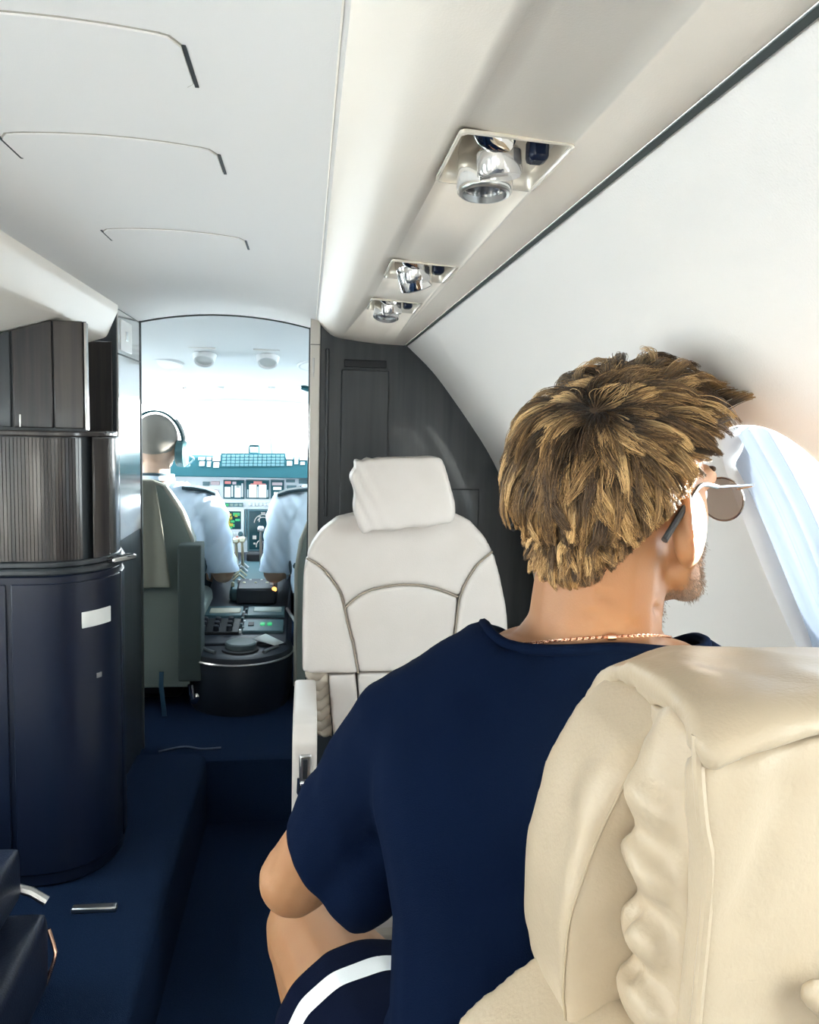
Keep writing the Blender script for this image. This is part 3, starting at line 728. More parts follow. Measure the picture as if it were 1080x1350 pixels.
# ------------------------------------------------------------------ wooden cabinets on the left
def plan(inset, y_back=2.11, xl=-.60):
    i = inset
    c = curve_pts([(-.190 - i, 1.93, 0), (-.166 - i, 1.84, 0), (-.166 - i, 1.765 + i * .3, 0), (-.196 - i * .7, 1.695 + i * .7, 0), (-.25 - i * .2, 1.652 + i, 0), (-.33, 1.640 + i, 0), (-.45, 1.636 + i, 0)], 8)
    pts = [(-.27 - i, y_back)] + [(p.x, p.y) for p in c] + [(xl, 1.636 + i), (xl, y_back)]
    return pts
def face_strip(inset, t0, t1, z0, z1, thick=.006, n=24):
    """a skin lying on the curved cabinet front between two fractions of its curve"""
    c = curve_pts([(-.190, 1.93, 0), (-.166, 1.84, 0), (-.166, 1.765, 0), (-.196, 1.695, 0), (-.25, 1.652, 0), (-.33, 1.640, 0), (-.45, 1.636, 0), (-.62, 1.636, 0)], 16)
    L = [0]
    for a, b in zip(c[:-1], c[1:]): L.append(L[-1] + (b - a).length)
    def at(s):
        for k in range(len(L) - 1):
            if L[k + 1] >= s: break
        f = (s - L[k]) / (L[k + 1] - L[k] + 1e-9); p = c[k].lerp(c[k + 1], f); d = (c[min(k + 2, len(c) - 1)] - c[max(k - 1, 0)]).normalized()
        return p, V(d.y, -d.x, 0) * (1 if V(d.y, -d.x, 0).dot(V(1, -1, 0)) > 0 else -1)
    rows = []
    for k in range(n + 1):
        p, q = at(t0 + (t1 - t0) * k / n)
        a = p - q * inset; b = a - q * thick
        rows.append([V(a.x, a.y, z0), V(a.x, a.y, z1), V(b.x, b.y, z1), V(b.x, b.y, z0)])
    mb = MB(); mb.rings(rows); return mb
bc = thing('base_cabinet', 'dark curved mahogany base cabinet on left with small white label plate', 'cabinet', (-.4, 1.85, .2))
mb = MB(); mb.prism(plan(.004), .202, .838, 'xy'); obj('body', mb, M_wood_low, bc, bevel=.004, angle=30)
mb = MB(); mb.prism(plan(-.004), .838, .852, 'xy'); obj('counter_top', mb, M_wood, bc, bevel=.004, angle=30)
obj('door', face_strip(-.001, .145, .40, .23, .822), M_wood_low, bc, bevel=.002)
obj('door', face_strip(-.001, .41, .70, .23, .822), M_wood_low, bc, bevel=.002)
obj('corner_panel', face_strip(-.001, .0, .135, .23, .822), M_wood_low, bc, bevel=.002)
obj('label_plate', face_strip(-.0045, .197, .272, .727, .760, .003), M_plate, bc, bevel=.0015)
for k in range(3): pass
o = face_strip(-.0045, .228, .240, .618, .628, .003); obj('keyhole_plate', o, M_steel, bc, bevel=.001)
# chrome latch on the counter edge at the corner
la = MB(); q = Matrix.Translation(V(-.152, 1.76, .853)) @ Matrix.Rotation(rad(62), 4, 'Z')
la.box((-.036, -.010, -.003), (.036, .010, .008), q); latch = obj('latch', la, M_chrome, bc, bevel=.003)
for k in range(3):
    s_ = MB(); s_.box((-.031 + k * .022, -.007, .0075), (-.015 + k * .022, .007, .0095), q); obj('latch_slot', s_, M_black, bc, bevel=.001)
tc_ = thing('tambour_cabinet', 'middle walnut cabinet on left with ribbed roll door and steel handle', 'cabinet', (-.4, 1.9, .853))
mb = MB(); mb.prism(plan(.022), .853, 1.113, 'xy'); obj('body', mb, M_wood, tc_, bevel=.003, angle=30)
mb = MB(); mb.prism(plan(.010), 1.108, 1.119, 'xy'); obj('top_board', mb, M_woodgrey, tc_, bevel=.003, angle=30)
obj('corner_panel', face_strip(.006, .0, .232, .862, 1.108), M_woodgrey, tc_, bevel=.003)
obj('base_rail', face_strip(.004, .0, .70, .853, .864), M_wood, tc_, bevel=.002)
for k in range(44):
    s0 = .262 + k * .0068
    obj('slat', face_strip(.006, s0, s0 + .0058, .866, 1.106, .006, 1), M_woodgrey, tc_, smooth=False)
hx = MB(); hx.tube([(-.3935, 1.632, 1.095), (-.392, 1.626, 1.09), (-.392, 1.626, .885), (-.3935, 1.632, .88)], .003, 8); obj('handle', hx, M_gloss, tc_)
uc = thing('upper_cabinet', 'upper walnut cabinet on left under the overhead panel', 'cabinet', (-.4, 1.9, 1.119))
def uprism(x0, x1, y0, y1, ztop, z0=1.119):
    mb = MB()
    def zu(x): return min(ztop, 1.337, 1.3285 - (-.30 - x) * .2857 if x < -.30 else 1.341 - (-.263 - x) * .32 if x < -.263 else 9) - .002
    xs = np.linspace(x0, x1, 10)
    mb.rings([[V(x, y0, z0), V(x, y1, z0), V(x, y1, zu(x)), V(x, y0, zu(x))] for x in xs]); return mb
ub = uprism(-.54, -.2065, 1.72, 2.11, 1.337)
ub.v = [(x - .120 * (y > 2.0) * (x > -.3) * (x + .3) / .0935, y, z) for x, y, z in ub.v]
obj('body', ub, M_wood, uc, angle=30)
obj('door', uprism(-.268, -.212, 1.712, 1.722, 1.337, 1.124), M_woodgrey, uc, bevel=.002)
obj('door', uprism(-.345, -.271, 1.712, 1.722, 1.337, 1.124), M_woodgrey, uc, bevel=.002)
obj('door', uprism(-.54, -.350, 1.714, 1.722, 1.337, 1.124), M_wood, uc, bevel=.002)
mb = MB(); mb.box((-.2085, 1.708, 1.121), (-.2035, 1.722, 1.332)); obj('edge_strip', mb, M_gloss, uc, bevel=.001)
mb = MB(); mb.box((-.334, 1.709, 1.124), (-.330, 1.714, 1.15)); obj('handle', mb, M_gloss, uc, bevel=.001)
# toe bar on the ledge
t = thing('kick_bar', 'thin steel bar lying across the carpeted ledge in front of base cabinet', 'bar', (-.165, 1.555, .2))
mb = MB(); mb.box((-.208, 1.548, .2), (-.124, 1.566, .211)); obj('bar', mb, M_steel, t, bevel=.003)

# ------------------------------------------------------------------ reading lights in the overhead panel
def reading_light(x, y, aim, label):
    """chrome swivel lamp in a recessed oblong socket; the outer end of the socket slopes"""
    c = V(x, y, 1.3665 - .045 * (x - .36) - .001); t = thing('reading_light', label, 'reading light', c, 'reading lights on the overhead panel')
    M_bz = M_bezel
    def rr(hx, hy, r, z, ox=0.0):
        pts = []
        for cx, cy, a0 in ((hx - r, hy - r, 0), (-hx + r, hy - r, 90), (-hx + r, -hy + r, 180), (hx - r, -hy + r, 270)):
            for q in range(5): a = rad(a0 + 22.5 * q); px = cx + r * math.cos(a); pts.append(c + V(ox + px, cy + r * math.sin(a), z - .045 * px))
        return pts
    mb = MB(); mb.rings([rr(.0455, .064, .006, .0005), rr(.0455, .064, .006, -.0022), rr(.0435, .0615, .006, -.0026), rr(.0415, .059, .006, .001), rr(.0405, .058, .007, .012)], True, False); obj('bezel', mb, M_bz, t)
    mb = MB(); mb.rings([rr(.0405, .058, .007, .012), rr(.032, .055, .010, .030, -.007), rr(.028, .050, .012, .036, -.010), rr(.002, .002, .0005, .037, -.01)], True, False); obj('socket', mb, M_bz, t)
    a = V(aim).normalized()
    p = c + V(-.010, .012, .010)
    mb = MB(); mb.ell(p, (.024, .024, .024)); obj('ball', mb, M_chrome, t)
    mb = MB(); mb.lathe([(.0225, .002), (.0240, .008), (.0240, .030), (.0232, .033), (.0195, .033), (.0185, .026)], p, a, 32, False); obj('barrel', mb, M_chrome, t)
    mb = MB(); mb.lathe([(.0205, .0325), (.0215, .0345), (.0188, .0352), (.0180, .030)], p, a, 32, False); obj('rim', mb, M_steel, t)
    mb = MB(); mb.lathe([(.0186, .0275), (.001, .0285)], p, a, 28); obj('lens', mb, M_darkglass, t)
    mb = MB(); mb.lathe([(.015, -.006), (.0185, -.002), (.0185, .014), (.0165, .017), (.010, .017)], c + V(-.006, -.022, -.002), (.10, .05, -1), 24); obj('knob', mb, M_gloss, t)
    mb = MB(); mb.tube([c + V(-.028, -.046, .022), c + V(-.018, -.042, .010), c + V(-.004, -.032, .004)], [.013, .014, .012], 14); obj('arm', mb, M_chrome, t)
    mb = MB(); mb.box((c.x + .014, c.y - .046, c.z - .010), (c.x + .030, c.y - .026, c.z + .010)); obj('clamp', mb, M_darkglass, t, bevel=.004)
    return t
reading_light(*LAMPS[0], (-.02, -.10, -1), 'large chrome reading light nearest the camera on overhead panel')
reading_light(*LAMPS[1], (.35, .30, -1), 'middle chrome reading light on overhead panel')
reading_light(*LAMPS[2], (-.1, -.25, -1), 'chrome reading light on overhead panel closest to the cockpit')

# sheer curtain in the window beside the man
rows = []
for i in range(61):
    u = i / 60; y = .79 + WA * .97 - u * WA * 1.25
    row = []
    for j in range(21):
        v = j / 20; s = WS - WB * 1.0 + 2.05 * WB * v
        off = .022 + .011 * math.sin(u * 26) + .004 * math.sin(u * 61 + 1)
        p = prof_at(s, off); row.append(V(p.x, y, p.z))
    rows.append(row)
# keep the cloth inside the oval opening
for r_ in rows:
    for k, p in enumerate(r_):
        e = abs((p.y - .79) / (WA * .95)); lim = WB * .95 * (max(0, 1 - e ** 2.6)) ** (1 / 2.6)
        s = WS - lim + 2 * lim * (k / 20); off = p.x
        u_ = (.79 + WA * .97 - p.y) / (WA * 1.25); of = .022 + .011 * math.sin(u_ * 26) + .004 * math.sin(u_ * 61 + 1)
        q = prof_at(s, of); r_[k] = V(q.x, p.y, q.z)
mb = MB(); mb.grid(rows)
tag(obj('curtain', mb, M_sheer, angle=180), 'sheer white pleated curtain in the oval window beside the man', 'curtain')
# ------------------------------------------------------------------ the aft-facing seat by the partition
fs = thing('cabin_seat', 'cream leather seat with square headrest facing the man, by the wooden partition', 'seat', (.46, 1.7, .2), 'cream leather cabin seats')
def seat_bow(co, nr):
    co = co.copy(); u = (co[:, 0] - .458) / .23
    co[:, 1] += -.045 * np.clip(np.abs(u) - .42, 0, 1) ** 1.3 + .02 * (co[:, 2] - .6) / .3
    return co
def spanel(name, poly, y0, y1, m=M_leather, vox=.006, sm=6):
    mb = MB(); mb.prism(poly, y0, y1); return blob(name, mb, m, fs, vox, sm, .5, seat_bow)
seamL = [(.232, .852), (.262, .833), (.287, .805), (.309, .77), (.318, .735), (.326, .70), (.338, .655), (.350, .592)]
arch = [(.318, .740), (.345, .762), (.375, .778), (.43, .789), (.485, .789), (.53, .779), (.575, .763)]
seamR = [(.650, .868), (.618, .838), (.594, .80), (.580, .765), (.575, .735), (.572, .70), (.566, .65), (.556, .592)]
left_out = [(.342, .592), (.25, .597), (.226, .603), (.2245, .70), (.225, .76), (.226, .815), (.231, .852)]
right_out = [(.652, .866), (.668, .81), (.683, .74), (.688, .68), (.688, .603), (.66, .596), (.558, .592)]
top = [(.232, .853), (.244, .882), (.265, .911), (.30, .938), (.35, .949), (.56, .953), (.60, .936), (.632, .902), (.651, .868)]
g = .0012
spanel('left_bolster', [(x - g, z) for x, z in seamL] + left_out, 1.79, 1.87)
spanel('right_bolster', [(x + g, z) for x, z in seamR[::-1]] + right_out[::-1], 1.79, 1.87)
spanel('upper_panel', top + [(x - g, z) for x, z in seamR[1:4]] + [(x, z + g) for x, z in arch[::-1]] + [(x + g, z) for x, z in seamL[3:0:-1]], 1.795, 1.87)
spanel('lower_insert', [(x, z - g) for x, z in arch] + [(x - g, z) for x, z in seamR[4:]] + [(x + g, z) for x, z in seamL[:3:-1]], 1.797, 1.87)
def seam(pts, y):
    c = np.array([[p.x, y, p.z] for p in curve_pts([(x, 0, z) for x, z in pts], 6)]); c = seat_bow(c, None)
    mb = MB(); mb.tube([V(p) for p in c], .0022, 6); return obj('seam', mb, M_stitch, fs)
seam(seamL, 1.7965); seam(seamR, 1.7965); seam(arch, 1.797)
spanel('lumbar_left_panel', [(.283, .588), (.345, .588), (.36, .42), (.30, .42)], 1.80, 1.87)
spanel('lumbar_panel', [(.349, .588), (.556, .588), (.55, .42), (.362, .42)], 1.80, 1.87)
spanel('lumbar_right_panel', [(.56, .588), (.64, .588), (.63, .42), (.556, .42)], 1.80, 1.87)
# gathered leather at the hinge
rows = []
for i in range(13):
    u = i / 12; rows.append([V(.236 + .046 * u + .012 * v, 1.81 + .004 * math.sin(v * 40 + u * 5), .597 - .15 * v + .004 * math.sin(u * 9)) for v in np.linspace(0, 1, 46)])
mb = MB(); mb.grid(rows); obj('gathered_side', mb, M_grey_leather, fs, solid=.02, angle=180)
spanel('back_shell', [(.25, .50), (.24, .80), (.27, .90), (.33, .935), (.58, .94), (.63, .89), (.67, .80), (.67, .50)], 1.85, 1.93)
def hr_fn(co, nr):
    co = co.copy(); u = co[:, 0] - .332; w = co[:, 2]
    d = .004 * np.exp(-(u / .04) ** 2) * np.sin((u * 1.2 + (w - .9) * .6) * 190)
    d += .003 * np.exp(-((w - .915) / .02) ** 2) * np.sin(u * 90)
    co += nr * d[:, None]
    return co
mb = MB(); mb.prism([(.333, 1.064), (.345, 1.071), (.40, 1.0755), (.51, 1.081), (.522, 1.078), (.533, 1.05), (.553, .985), (.556, .955), (.550, .938), (.53, .932), (.42, .920), (.36, .914), (.348, .918), (.342, .935), (.330, 1.0), (.328, 1.045)], 1.755, 1.85)
blob('headrest', mb, M_leather, fs, .006, 8, .5, hr_fn)
mb = MB(); mb.box((.30, 1.30, .29), (.66, 1.80, .40)); blob('seat_cushion', mb, M_leather, fs, .012, 6)
mb = MB(); mb.box((.33, 1.40, .202), (.63, 1.78, .30)); obj('base', mb, M_grey_leather, fs, bevel=.02)
mb = MB(); mb.tube([(.30, 1.285, .245), (.64, 1.285, .245)], .009, 10); obj('rail', mb, M_chrome, fs)
# armrest with recessed latch on the aisle side
mb = MB(); mb.prism([(1.52, .30), (1.508, .40), (1.512, .54), (1.535, .572), (1.58, .584), (1.78, .584), (1.80, .56), (1.80, .30)], .209, .256, 'yz')
ar = blob('armrest', mb, M_leather, fs, .005, 6)
mb = MB(); mb.box((.222, 1.505, .455), (.246, 1.516, .522)); obj('latch_plate', mb, M_steel, fs, bevel=.004)
mb = MB(); mb.box((.2295, 1.5035, .475), (.2385, 1.508, .514)); obj('latch_slot', mb, M_black, fs, bevel=.002)
mb = MB(); mb.box((.222, 1.502, .446), (.2425, 1.511, .472)); obj('latch_button', mb, M_chrome, fs, bevel=.004)
mb = MB(); mb.tube([(.2215, 1.5035, .478), (.2205, 1.503, .45), (.2245, 1.5025, .442)], .0025, 8); obj('latch_frame', mb, M_darkglass, fs)
mb = MB(); mb.box((.662, 1.53, .30), (.705, 1.80, .575)); blob('armrest', mb, M_leather, fs, .008, 6)

# ------------------------------------------------------------------ the man's seat, seen from behind
ns = thing('cabin_seat', "large cream leather seat in the right foreground, behind the man's back", 'seat', (.6, .7, .2), 'cream leather cabin seats')
def noise_fn(amp, sc, seed=0.0):
    def f(co, nr):
        d = np.array([mnoise.noise(V(p[0] * sc + seed, p[1] * sc, p[2] * sc)) for p in co])
        return co + nr * (amp * d)[:, None]
    return f
def gauss_line(co, a, b, w):
    """closeness of points to a segment"""
    a = np.array(a); b = np.array(b); d = b - a; t = np.clip(((co - a) @ d) / (d @ d), 0, 1)
    q = co - (a + t[:, None] * d); return np.exp(-(q ** 2).sum(1) / w ** 2)
def cush_fn(co, nr):
    d = -.009 * gauss_line(co, (.468, .495, .95), (.436, .50, .882), .007)
    d += -.009 * gauss_line(co, (.436, .50, .882), (.418, .50, .82), .007)
    d += -.009 * gauss_line(co, (.418, .50, .82), (.414, .50, .735), .007)
    d += -.004 * gauss_line(co, (.47, .50, .905), (.425, .53, .893), .011)
    d += -.003 * gauss_line(co, (.44, .50, .865), (.412, .54, .852), .010)
    d += .004 * gauss_line(co, (.45, .49, .92), (.425, .51, .905), .014)
    d += np.array([.0025 * mnoise.noise(V(p * 24)) for p in co])
    return co + nr * d[:, None]
mb = MB(); mb.prism([(.470, .968), (.433, .938), (.413, .895), (.402, .85), (.398, .81), (.399, .775), (.407, .74), (.428, .706), (.475, .69), (.74, .69), (.75, .8), (.75, .93), (.73, .975), (.5, .975)], .485, .585)
cu = blob('backrest_cushion', mb, M_leather2, ns, .0055, 9, .5, cush_fn)
from mathutils.bvhtree import BVHTree
cb_ = BVHTree.FromPolygons([v.co[:] for v in cu.data.vertices], [p.vertices[:] for p in cu.data.polygons])
sp = []
for p in curve_pts([(.468, .495, .95), (.452, .50, .918), (.434, .50, .880), (.424, .50, .85), (.416, .50, .82), (.413, .50, .78), (.414, .50, .735), (.418, .505, .712)], 8):
    h_ = cb_.ray_cast(V(p.x - .12, p.y - .12, p.z), V(.7071, .7071, 0)); sp.append((h_[0] if h_[0] else p) + V(-.0005, -.0005, 0))
mb = MB(); mb.tube(sp, .0010, 6); obj('seam', mb, mat('tan_seam', (.42, .34, .235), .7), ns)
mb = MB()
for a, b, r0, r1 in (((.470, .466, .957), (.460, .468, .912), .026, .029), ((.492, .465, .898), (.458, .466, .874), .030, .029), ((.500, .465, .862), (.457, .466, .830), .028, .028), ((.500, .465, .815), (.462, .466, .785), .030, .031), ((.50, .465, .77), (.466, .466, .735), .03, .032), ((.50, .465, .72), (.47, .466, .66), .03, .034)):
    mb.cap(a, b, r0, r1)
mb.box((.455, .432, .62), (.74, .500, .965))
def gus_fn(co, nr):
    d = .0022 * np.sin((co[:, 2] + co[:, 0] * .9) * 150) * gauss_line(co, (.44, .46, .90), (.46, .45, .72), .05)
    d += -.009 * gauss_line(co, (.487, .446, .892), (.432, .47, .868), .008) - .009 * gauss_line(co, (.487, .446, .858), (.43, .47, .834), .008) - .005 * gauss_line(co, (.46, .446, .848), (.43, .47, .842), .006)
    d += -.008 * gauss_line(co, (.47, .446, .812), (.436, .47, .80), .007)
    d += np.array([.003 * mnoise.noise(V(p * 30)) for p in co])
    return co + nr * d[:, None]
blob('gathered_side', mb, M_leather2, ns, .005, 5, .5, gus_fn)
mb = MB(); mb.prism([(.446, .958), (.449, .925), (.453, .90), (.453, .86), (.451, .70), (.450, .40), (.74, .40), (.75, .9), (.74, .975), (.60, .977), (.52, .974), (.485, .967)], .412, .436)
def back_fn(co, nr):
    d = -.004 * gauss_line(co, (.50, .412, .94), (.475, .412, .87), .012) + .003 * gauss_line(co, (.482, .412, .95), (.468, .412, .88), .012)
    d += -.003 * gauss_line(co, (.56, .41, .93), (.52, .41, .80), .02)
    d += np.array([.003 * mnoise.noise(V(p * 16)) for p in co])
    return co + nr * d[:, None]
blob('back_panel', mb, M_leather2, ns, .006, 5, .5, back_fn)
mb = MB(); mb.tube(curve_pts([(.447, .4165, .975), (.448, .415, .955), (.452, .414, .925), (.4575, .414, .90), (.457, .414, .86), (.455, .414, .79), (.455, .414, .70)], 6), .0035, 8); obj('piping', mb, M_leather2, ns)
# cap folded over the top of the backrest
pathyz = curve_pts([(0, .592, .902), (0, .606, .930), (0, .600, .958), (0, .572, .979), (0, .52, .986), (0, .46, .989), (0, .42, .985), (0, .402, .972), (0, .4005, .963)], 5)
rows = []
for i, p in enumerate(pathyz):
    t = i / (len(pathyz) - 1); row = []
    for k in range(40):
        u = k / 39; xl = .438 + .016 * math.sin(math.pi * min(1, t * 1.25)) + .012 * t ** 3; x = xl + (.755 - xl) * u
        lift = min(.026, .30 * max(0, x - .45)) * (t ** 2.2)
        z = p.z + lift + .0022 * math.sin(x * 55 + t * 4) * (1 - t) + .002 * math.sin(x * 30) - (.012 * max(0, 1 - (x - xl) / .05) if t < .45 else 0.006 * max(0, 1 - (x - xl) / .03))
        row.append(V(x, p.y, z))
    rows.append(row)
mb = MB(); n_ = len(rows)
cen = V(0, .5, .93)
outer = rows; inner = [[q + (V(q.x, cen.y, cen.z) - q).normalized() * .021 for q in r] for r in rows]
ring_rows = [[*o_, *i_[::-1]] for o_, i_ in zip(outer, inner)]
mb.rings(ring_rows)
def cap_fn(co, nr):
    d = np.array([.0025 * mnoise.noise(V(p * 22)) for p in co])
    d += -.003 * gauss_line(co, (.47, .55, .985), (.53, .42, .985), .012) + .003 * gauss_line(co, (.49, .58, .985), (.60, .45, .995), .015)
    return co + nr * d[:, None]
blob('head_cap', mb, M_leather2, ns, .005, 6, .5, cap_fn)
mb = MB(); mb.prism([(.345, .700), (.368, .722), (.40, .747), (.432, .768), (.458, .772), (.475, .76), (.475, .55), (.335, .55)], .44, .565)
blob('armrest', mb, M_leather2, ns, .006, 9)
mb = MB(); mb.box((.40, .60, .27), (.80, 1.02, .415)); blob('seat_cushion', mb, M_leather2, ns, .012, 6)
mb = MB(); mb.box((.42, .5, .202), (.78, .98, .29)); obj('base', mb, M_grey_leather, ns, bevel=.02)
mb = MB(); mb.box((.47, .47, .28), (.74, .60, .70)); obj('lower_back', mb, M_leather2, ns, bevel=.03)
mb = MB(); mb.cap((.520, .404, .826), (.55, .402, .800), .009, .010, flat=((0, 1, 0), .6)); blob('pull_tab', mb, M_leather2, ns, .003, 3)

# ------------------------------------------------------------------ navy seat across the aisle, lower left corner
nv = thing('aisle_seat', 'dark navy padded seat in the bottom left corner with chrome belt buckle', 'seat', (-.35, 1.1, .2))
mb = MB(); mb.box((-.56, .85, .352), (-.226, 1.35, .445)); blob('armrest', mb, M_navy_leather, nv, .010, 6)
mb = MB(); mb.box((-.56, .95, .205), (-.182, 1.342, .335)); blob('cushion', mb, M_navy_leather, nv, .010, 6)
mb = MB(); mb.tube([(-.245, 1.353, .372), (-.215, 1.353, .362), (-.19, 1.352, .345)], .008, 8); bk = obj('belt_buckle', mb, M_steel, nv)
mb = MB(); mb.box((-.262, 1.346, .345), (-.24, 1.36, .362)); obj('buckle_tongue', mb, M_chrome, nv, bevel=.004)
mb = MB(); mb.tube(curve_pts([(-.186, 1.345, .30), (-.176, 1.34, .27), (-.174, 1.335, .255), (-.186, 1.325, .215)], 5), .0035, 8); obj('wire_hook', mb, M_rose, nv)
# ------------------------------------------------------------------ the man in the foreground
man = thing('person', 'young man with tousled blond brown hair in black t-shirt looking right towards the window', 'person', (.45, .75, .0))
HO = V(.540, .772, 1.072)
HM = Matrix.Rotation(rad(-56), 4, 'Z') @ Matrix.Rotation(rad(3.5), 4, 'X') @ Matrix.Rotation(rad(-3), 4, 'Y')
HT = Matrix.Translation(HO) @ HM
HR = HM.to_3x3()
def hl(x, y, z): return HT @ V(x, y, z)
def loft(mb, secs, n=28, yaw=0.0, p=2.4, grow=0.0):
    rings = []
    for c, a, b in secs:
        rr = []
        for k in range(n):
            ex, ey = superell(2 * math.pi * k / n, p)
            x, y = ex * (a + grow), ey * (b + grow)
            rr.append(V(c[0] + x * math.cos(yaw) - y * math.sin(yaw), c[1] + x * math.sin(yaw) + y * math.cos(yaw), c[2]))
        rings.append(rr)
    mb.rings(rings)
TORSO = [((.455, .70, .40), .165, .115), ((.455, .70, .47), .170, .118), ((.468, .705, .58), .142, .100), ((.478, .72, .68), .152, .102), ((.488, .735, .78), .180, .108), ((.497, .75, .85), .190, .098), ((.500, .757, .89), .165, .082), ((.503, .762, .915), .125, .070), ((.506, .765, .94), .078, .062)]
SHO_L, ELB_L, WRI_L = V(.340, .785, .848), V(.223, .905, .622), V(.36, 1.03, .70)
SHO_R, ELB_R, WRI_R = V(.692, .715, .835), V(.76, .86, .62), V(.62, 1.03, .60)
HIP_L, KNE_L, ANK_L = V(.375, .70, .458), V(.238, 1.06, .458), V(.34, 1.00, .085)
HIP_R, KNE_R, ANK_R = V(.545, .70, .458), V(.60, 1.10, .465), V(.58, 1.06, .285)
body = MB()
loft(body, TORSO, yaw=rad(-8))
# neck
body.cap((.508, .757, .925), hl(0, -.035, -.035), .066, .061)
body.cap((.47, .765, .90), (.495, .755, .95), .055, .048); body.cap((.545, .757, .90), (.52, .752, .95), .055, .048)
# head: skull, face, jaw, nose, brow, ears
body.ell(hl(0, -.012, .028), (.076, .098, .088), HR)
body.ell(hl(0, .020, -.015), (.068, .075, .085), HR)
body.ell(hl(0, .045, -.055), (.052, .050, .052), HR)
body.ell(hl(0, .074, -.092), (.022, .020, .018), HR)
body.cap(hl(.055, .005, -.062), hl(.022, .072, -.092), .020, .018); body.cap(hl(-.055, .005, -.062), hl(-.022, .072, -.092), .020, .018)
body.cap(hl(0, .094, .005), hl(0, .112, -.036), .009, .013)
body.cap(hl(-.04, .080, .020), hl(.04, .080, .020), .014)
body.cap(hl(-.018, .092, -.066), hl(.018, .092, -.066), .009)
for sx in (1, -1):
    em = HR @ Matrix.Rotation(rad(4 * sx), 3, 'Z') @ Matrix.Rotation(rad(-8), 3, 'X')
    body.ell(hl(sx * .083, -.020, -.018), (.011, .026, .037), em, 16, 12)
    pts = [hl(sx * (.079 + .017 * math.sin(a_ * .9)), -.018 + -.023 * math.sin(a_), -.016 + .034 * math.cos(a_)) for a_ in np.linspace(-.1, 2.6, 14)]
    body.tube(pts, .0042, 8)
    body.ell(hl(sx * .076, -.006, -.048), (.006, .009, .011), em, 12, 8)
# arms
def arm(mb, s, e, w, g=0.0, skin=True):
    mb.cap(s, e, .046 + g, .041 + g); mb.cap(e, w, .043 + g, .027 + g)
arm(body, SHO_L, ELB_L, WRI_L); arm(body, SHO_R, ELB_R, WRI_R)
body.cap(SHO_L + V(.02, -.01, .01), V(.42, .755, .90), .052, .045); body.cap(SHO_R + V(-.02, .01, .01), V(.58, .75, .90), .052, .045)
# hands, fingers curled together
def hand(mb, w, d, up, side):
    d = V(d).normalized(); side = V(side).normalized(); up = V(up).normalized()
    mb.cap(w, w + d * .07, .026, .030, flat=(up, .55))
    for k, L in enumerate((.060, .072, .068, .052)):
        b = w + d * .085 + side * (.027 - .018 * k)
        m1 = b + d * L * .45 - up * .006; m2 = m1 + d * L * .3 - up * L * .35; m3 = m2 - up * L * .35 + d * .004
        mb.cap(b - d * .02, m1, .0092, .0088); mb.cap(m1, m2, .0088, .008); mb.cap(m2, m3, .008, .0072)
    t0 = w + d * .03 + side * .024; t1 = t0 + d * .028 + side * .022; t2 = t1 + d * .026 + side * .006
    mb.cap(t0, t1, .012, .0105); mb.cap(t1, t2, .0105, .009)
hand(body, WRI_L, (.75, .5, -.1), (-.4, .5, .8), (.1, -.3, .9)); hand(body, WRI_R, (-.55, .75, -.3), (.3, .5, .8), (-.9, -.4, .2))
# legs and feet
def leg(mb, h, k, a, g=0.0):
    mb.cap(h, h.lerp(k, .55), .088 + g, .078 + g); mb.cap(h.lerp(k, .55), k, .078 + g, .058 + g)
    if g == 0:
        c = k.lerp(a, .3) + V(0, -.018, 0); mb.cap(k, c, .056, .056); mb.cap(c, a, .056, .036)
        mb.cap(a + V(0, -.03, -.045), a + V(-.01, .15, -.055), .036, .028, flat=((0, 0, 1), .8))
leg(body, HIP_L, KNE_L, ANK_L); leg(body, HIP_R, KNE_R, ANK_R)
def crease_fn(co, nr):
    d = -.0045 * gauss_line(co, (.475, .690, 1.002), (.57, .712, .975), .0032) - .0035 * gauss_line(co, (.455, .700, .985), (.53, .692, .968), .003) - .003 * gauss_line(co, (.55, .70, .985), (.585, .74, .955), .004)
    return co + nr * d[:, None]
bd = blob('body', body, M_skin, man, .0045, 5, .5, crease_fn)
# t-shirt
ts = MB(); loft(ts, TORSO, yaw=rad(-8), grow=.010)
ts.cap(SHO_L, SHO_L.lerp(ELB_L, .5), .060, .053); ts.cap(SHO_L.lerp(ELB_L, .5), ELB_L + V(.020, -.01, .0), .056, .058)
ts.cap(SHO_R, SHO_R.lerp(ELB_R, .7), .070, .068)
ts.cap(SHO_L.lerp(ELB_L, .45) + V(.05, -.01, 0), ELB_L + V(.066, -.05, .02), .05, .05)
ts.cap(SHO_L + V(.02, -.01, .012), V(.42, .755, .905), .060, .056); ts.cap(SHO_R + V(-.02, .01, .012), V(.58, .75, .905), .060, .056)
ts.cap((.47, .765, .90), (.49, .758, .94), .065, .058); ts.cap((.545, .757, .90), (.525, .752, .94), .065, .058); ts.cap((.508, .757, .90), (.51, .752, .955), .075, .071)
ax_l = (ELB_L - SHO_L).normalized(); ax_r = (ELB_R - SHO_R).normalized()
def ts_fn(co, nr):
    d = np.array([.006 * mnoise.noise(V(p[0] * 9, p[1] * 9, p[2] * 6)) + .0025 * mnoise.noise(V(p[0] * 26, p[1] * 26, p[2] * 14 + p[0] * 20)) for p in co])
    return co + nr * d[:, None]
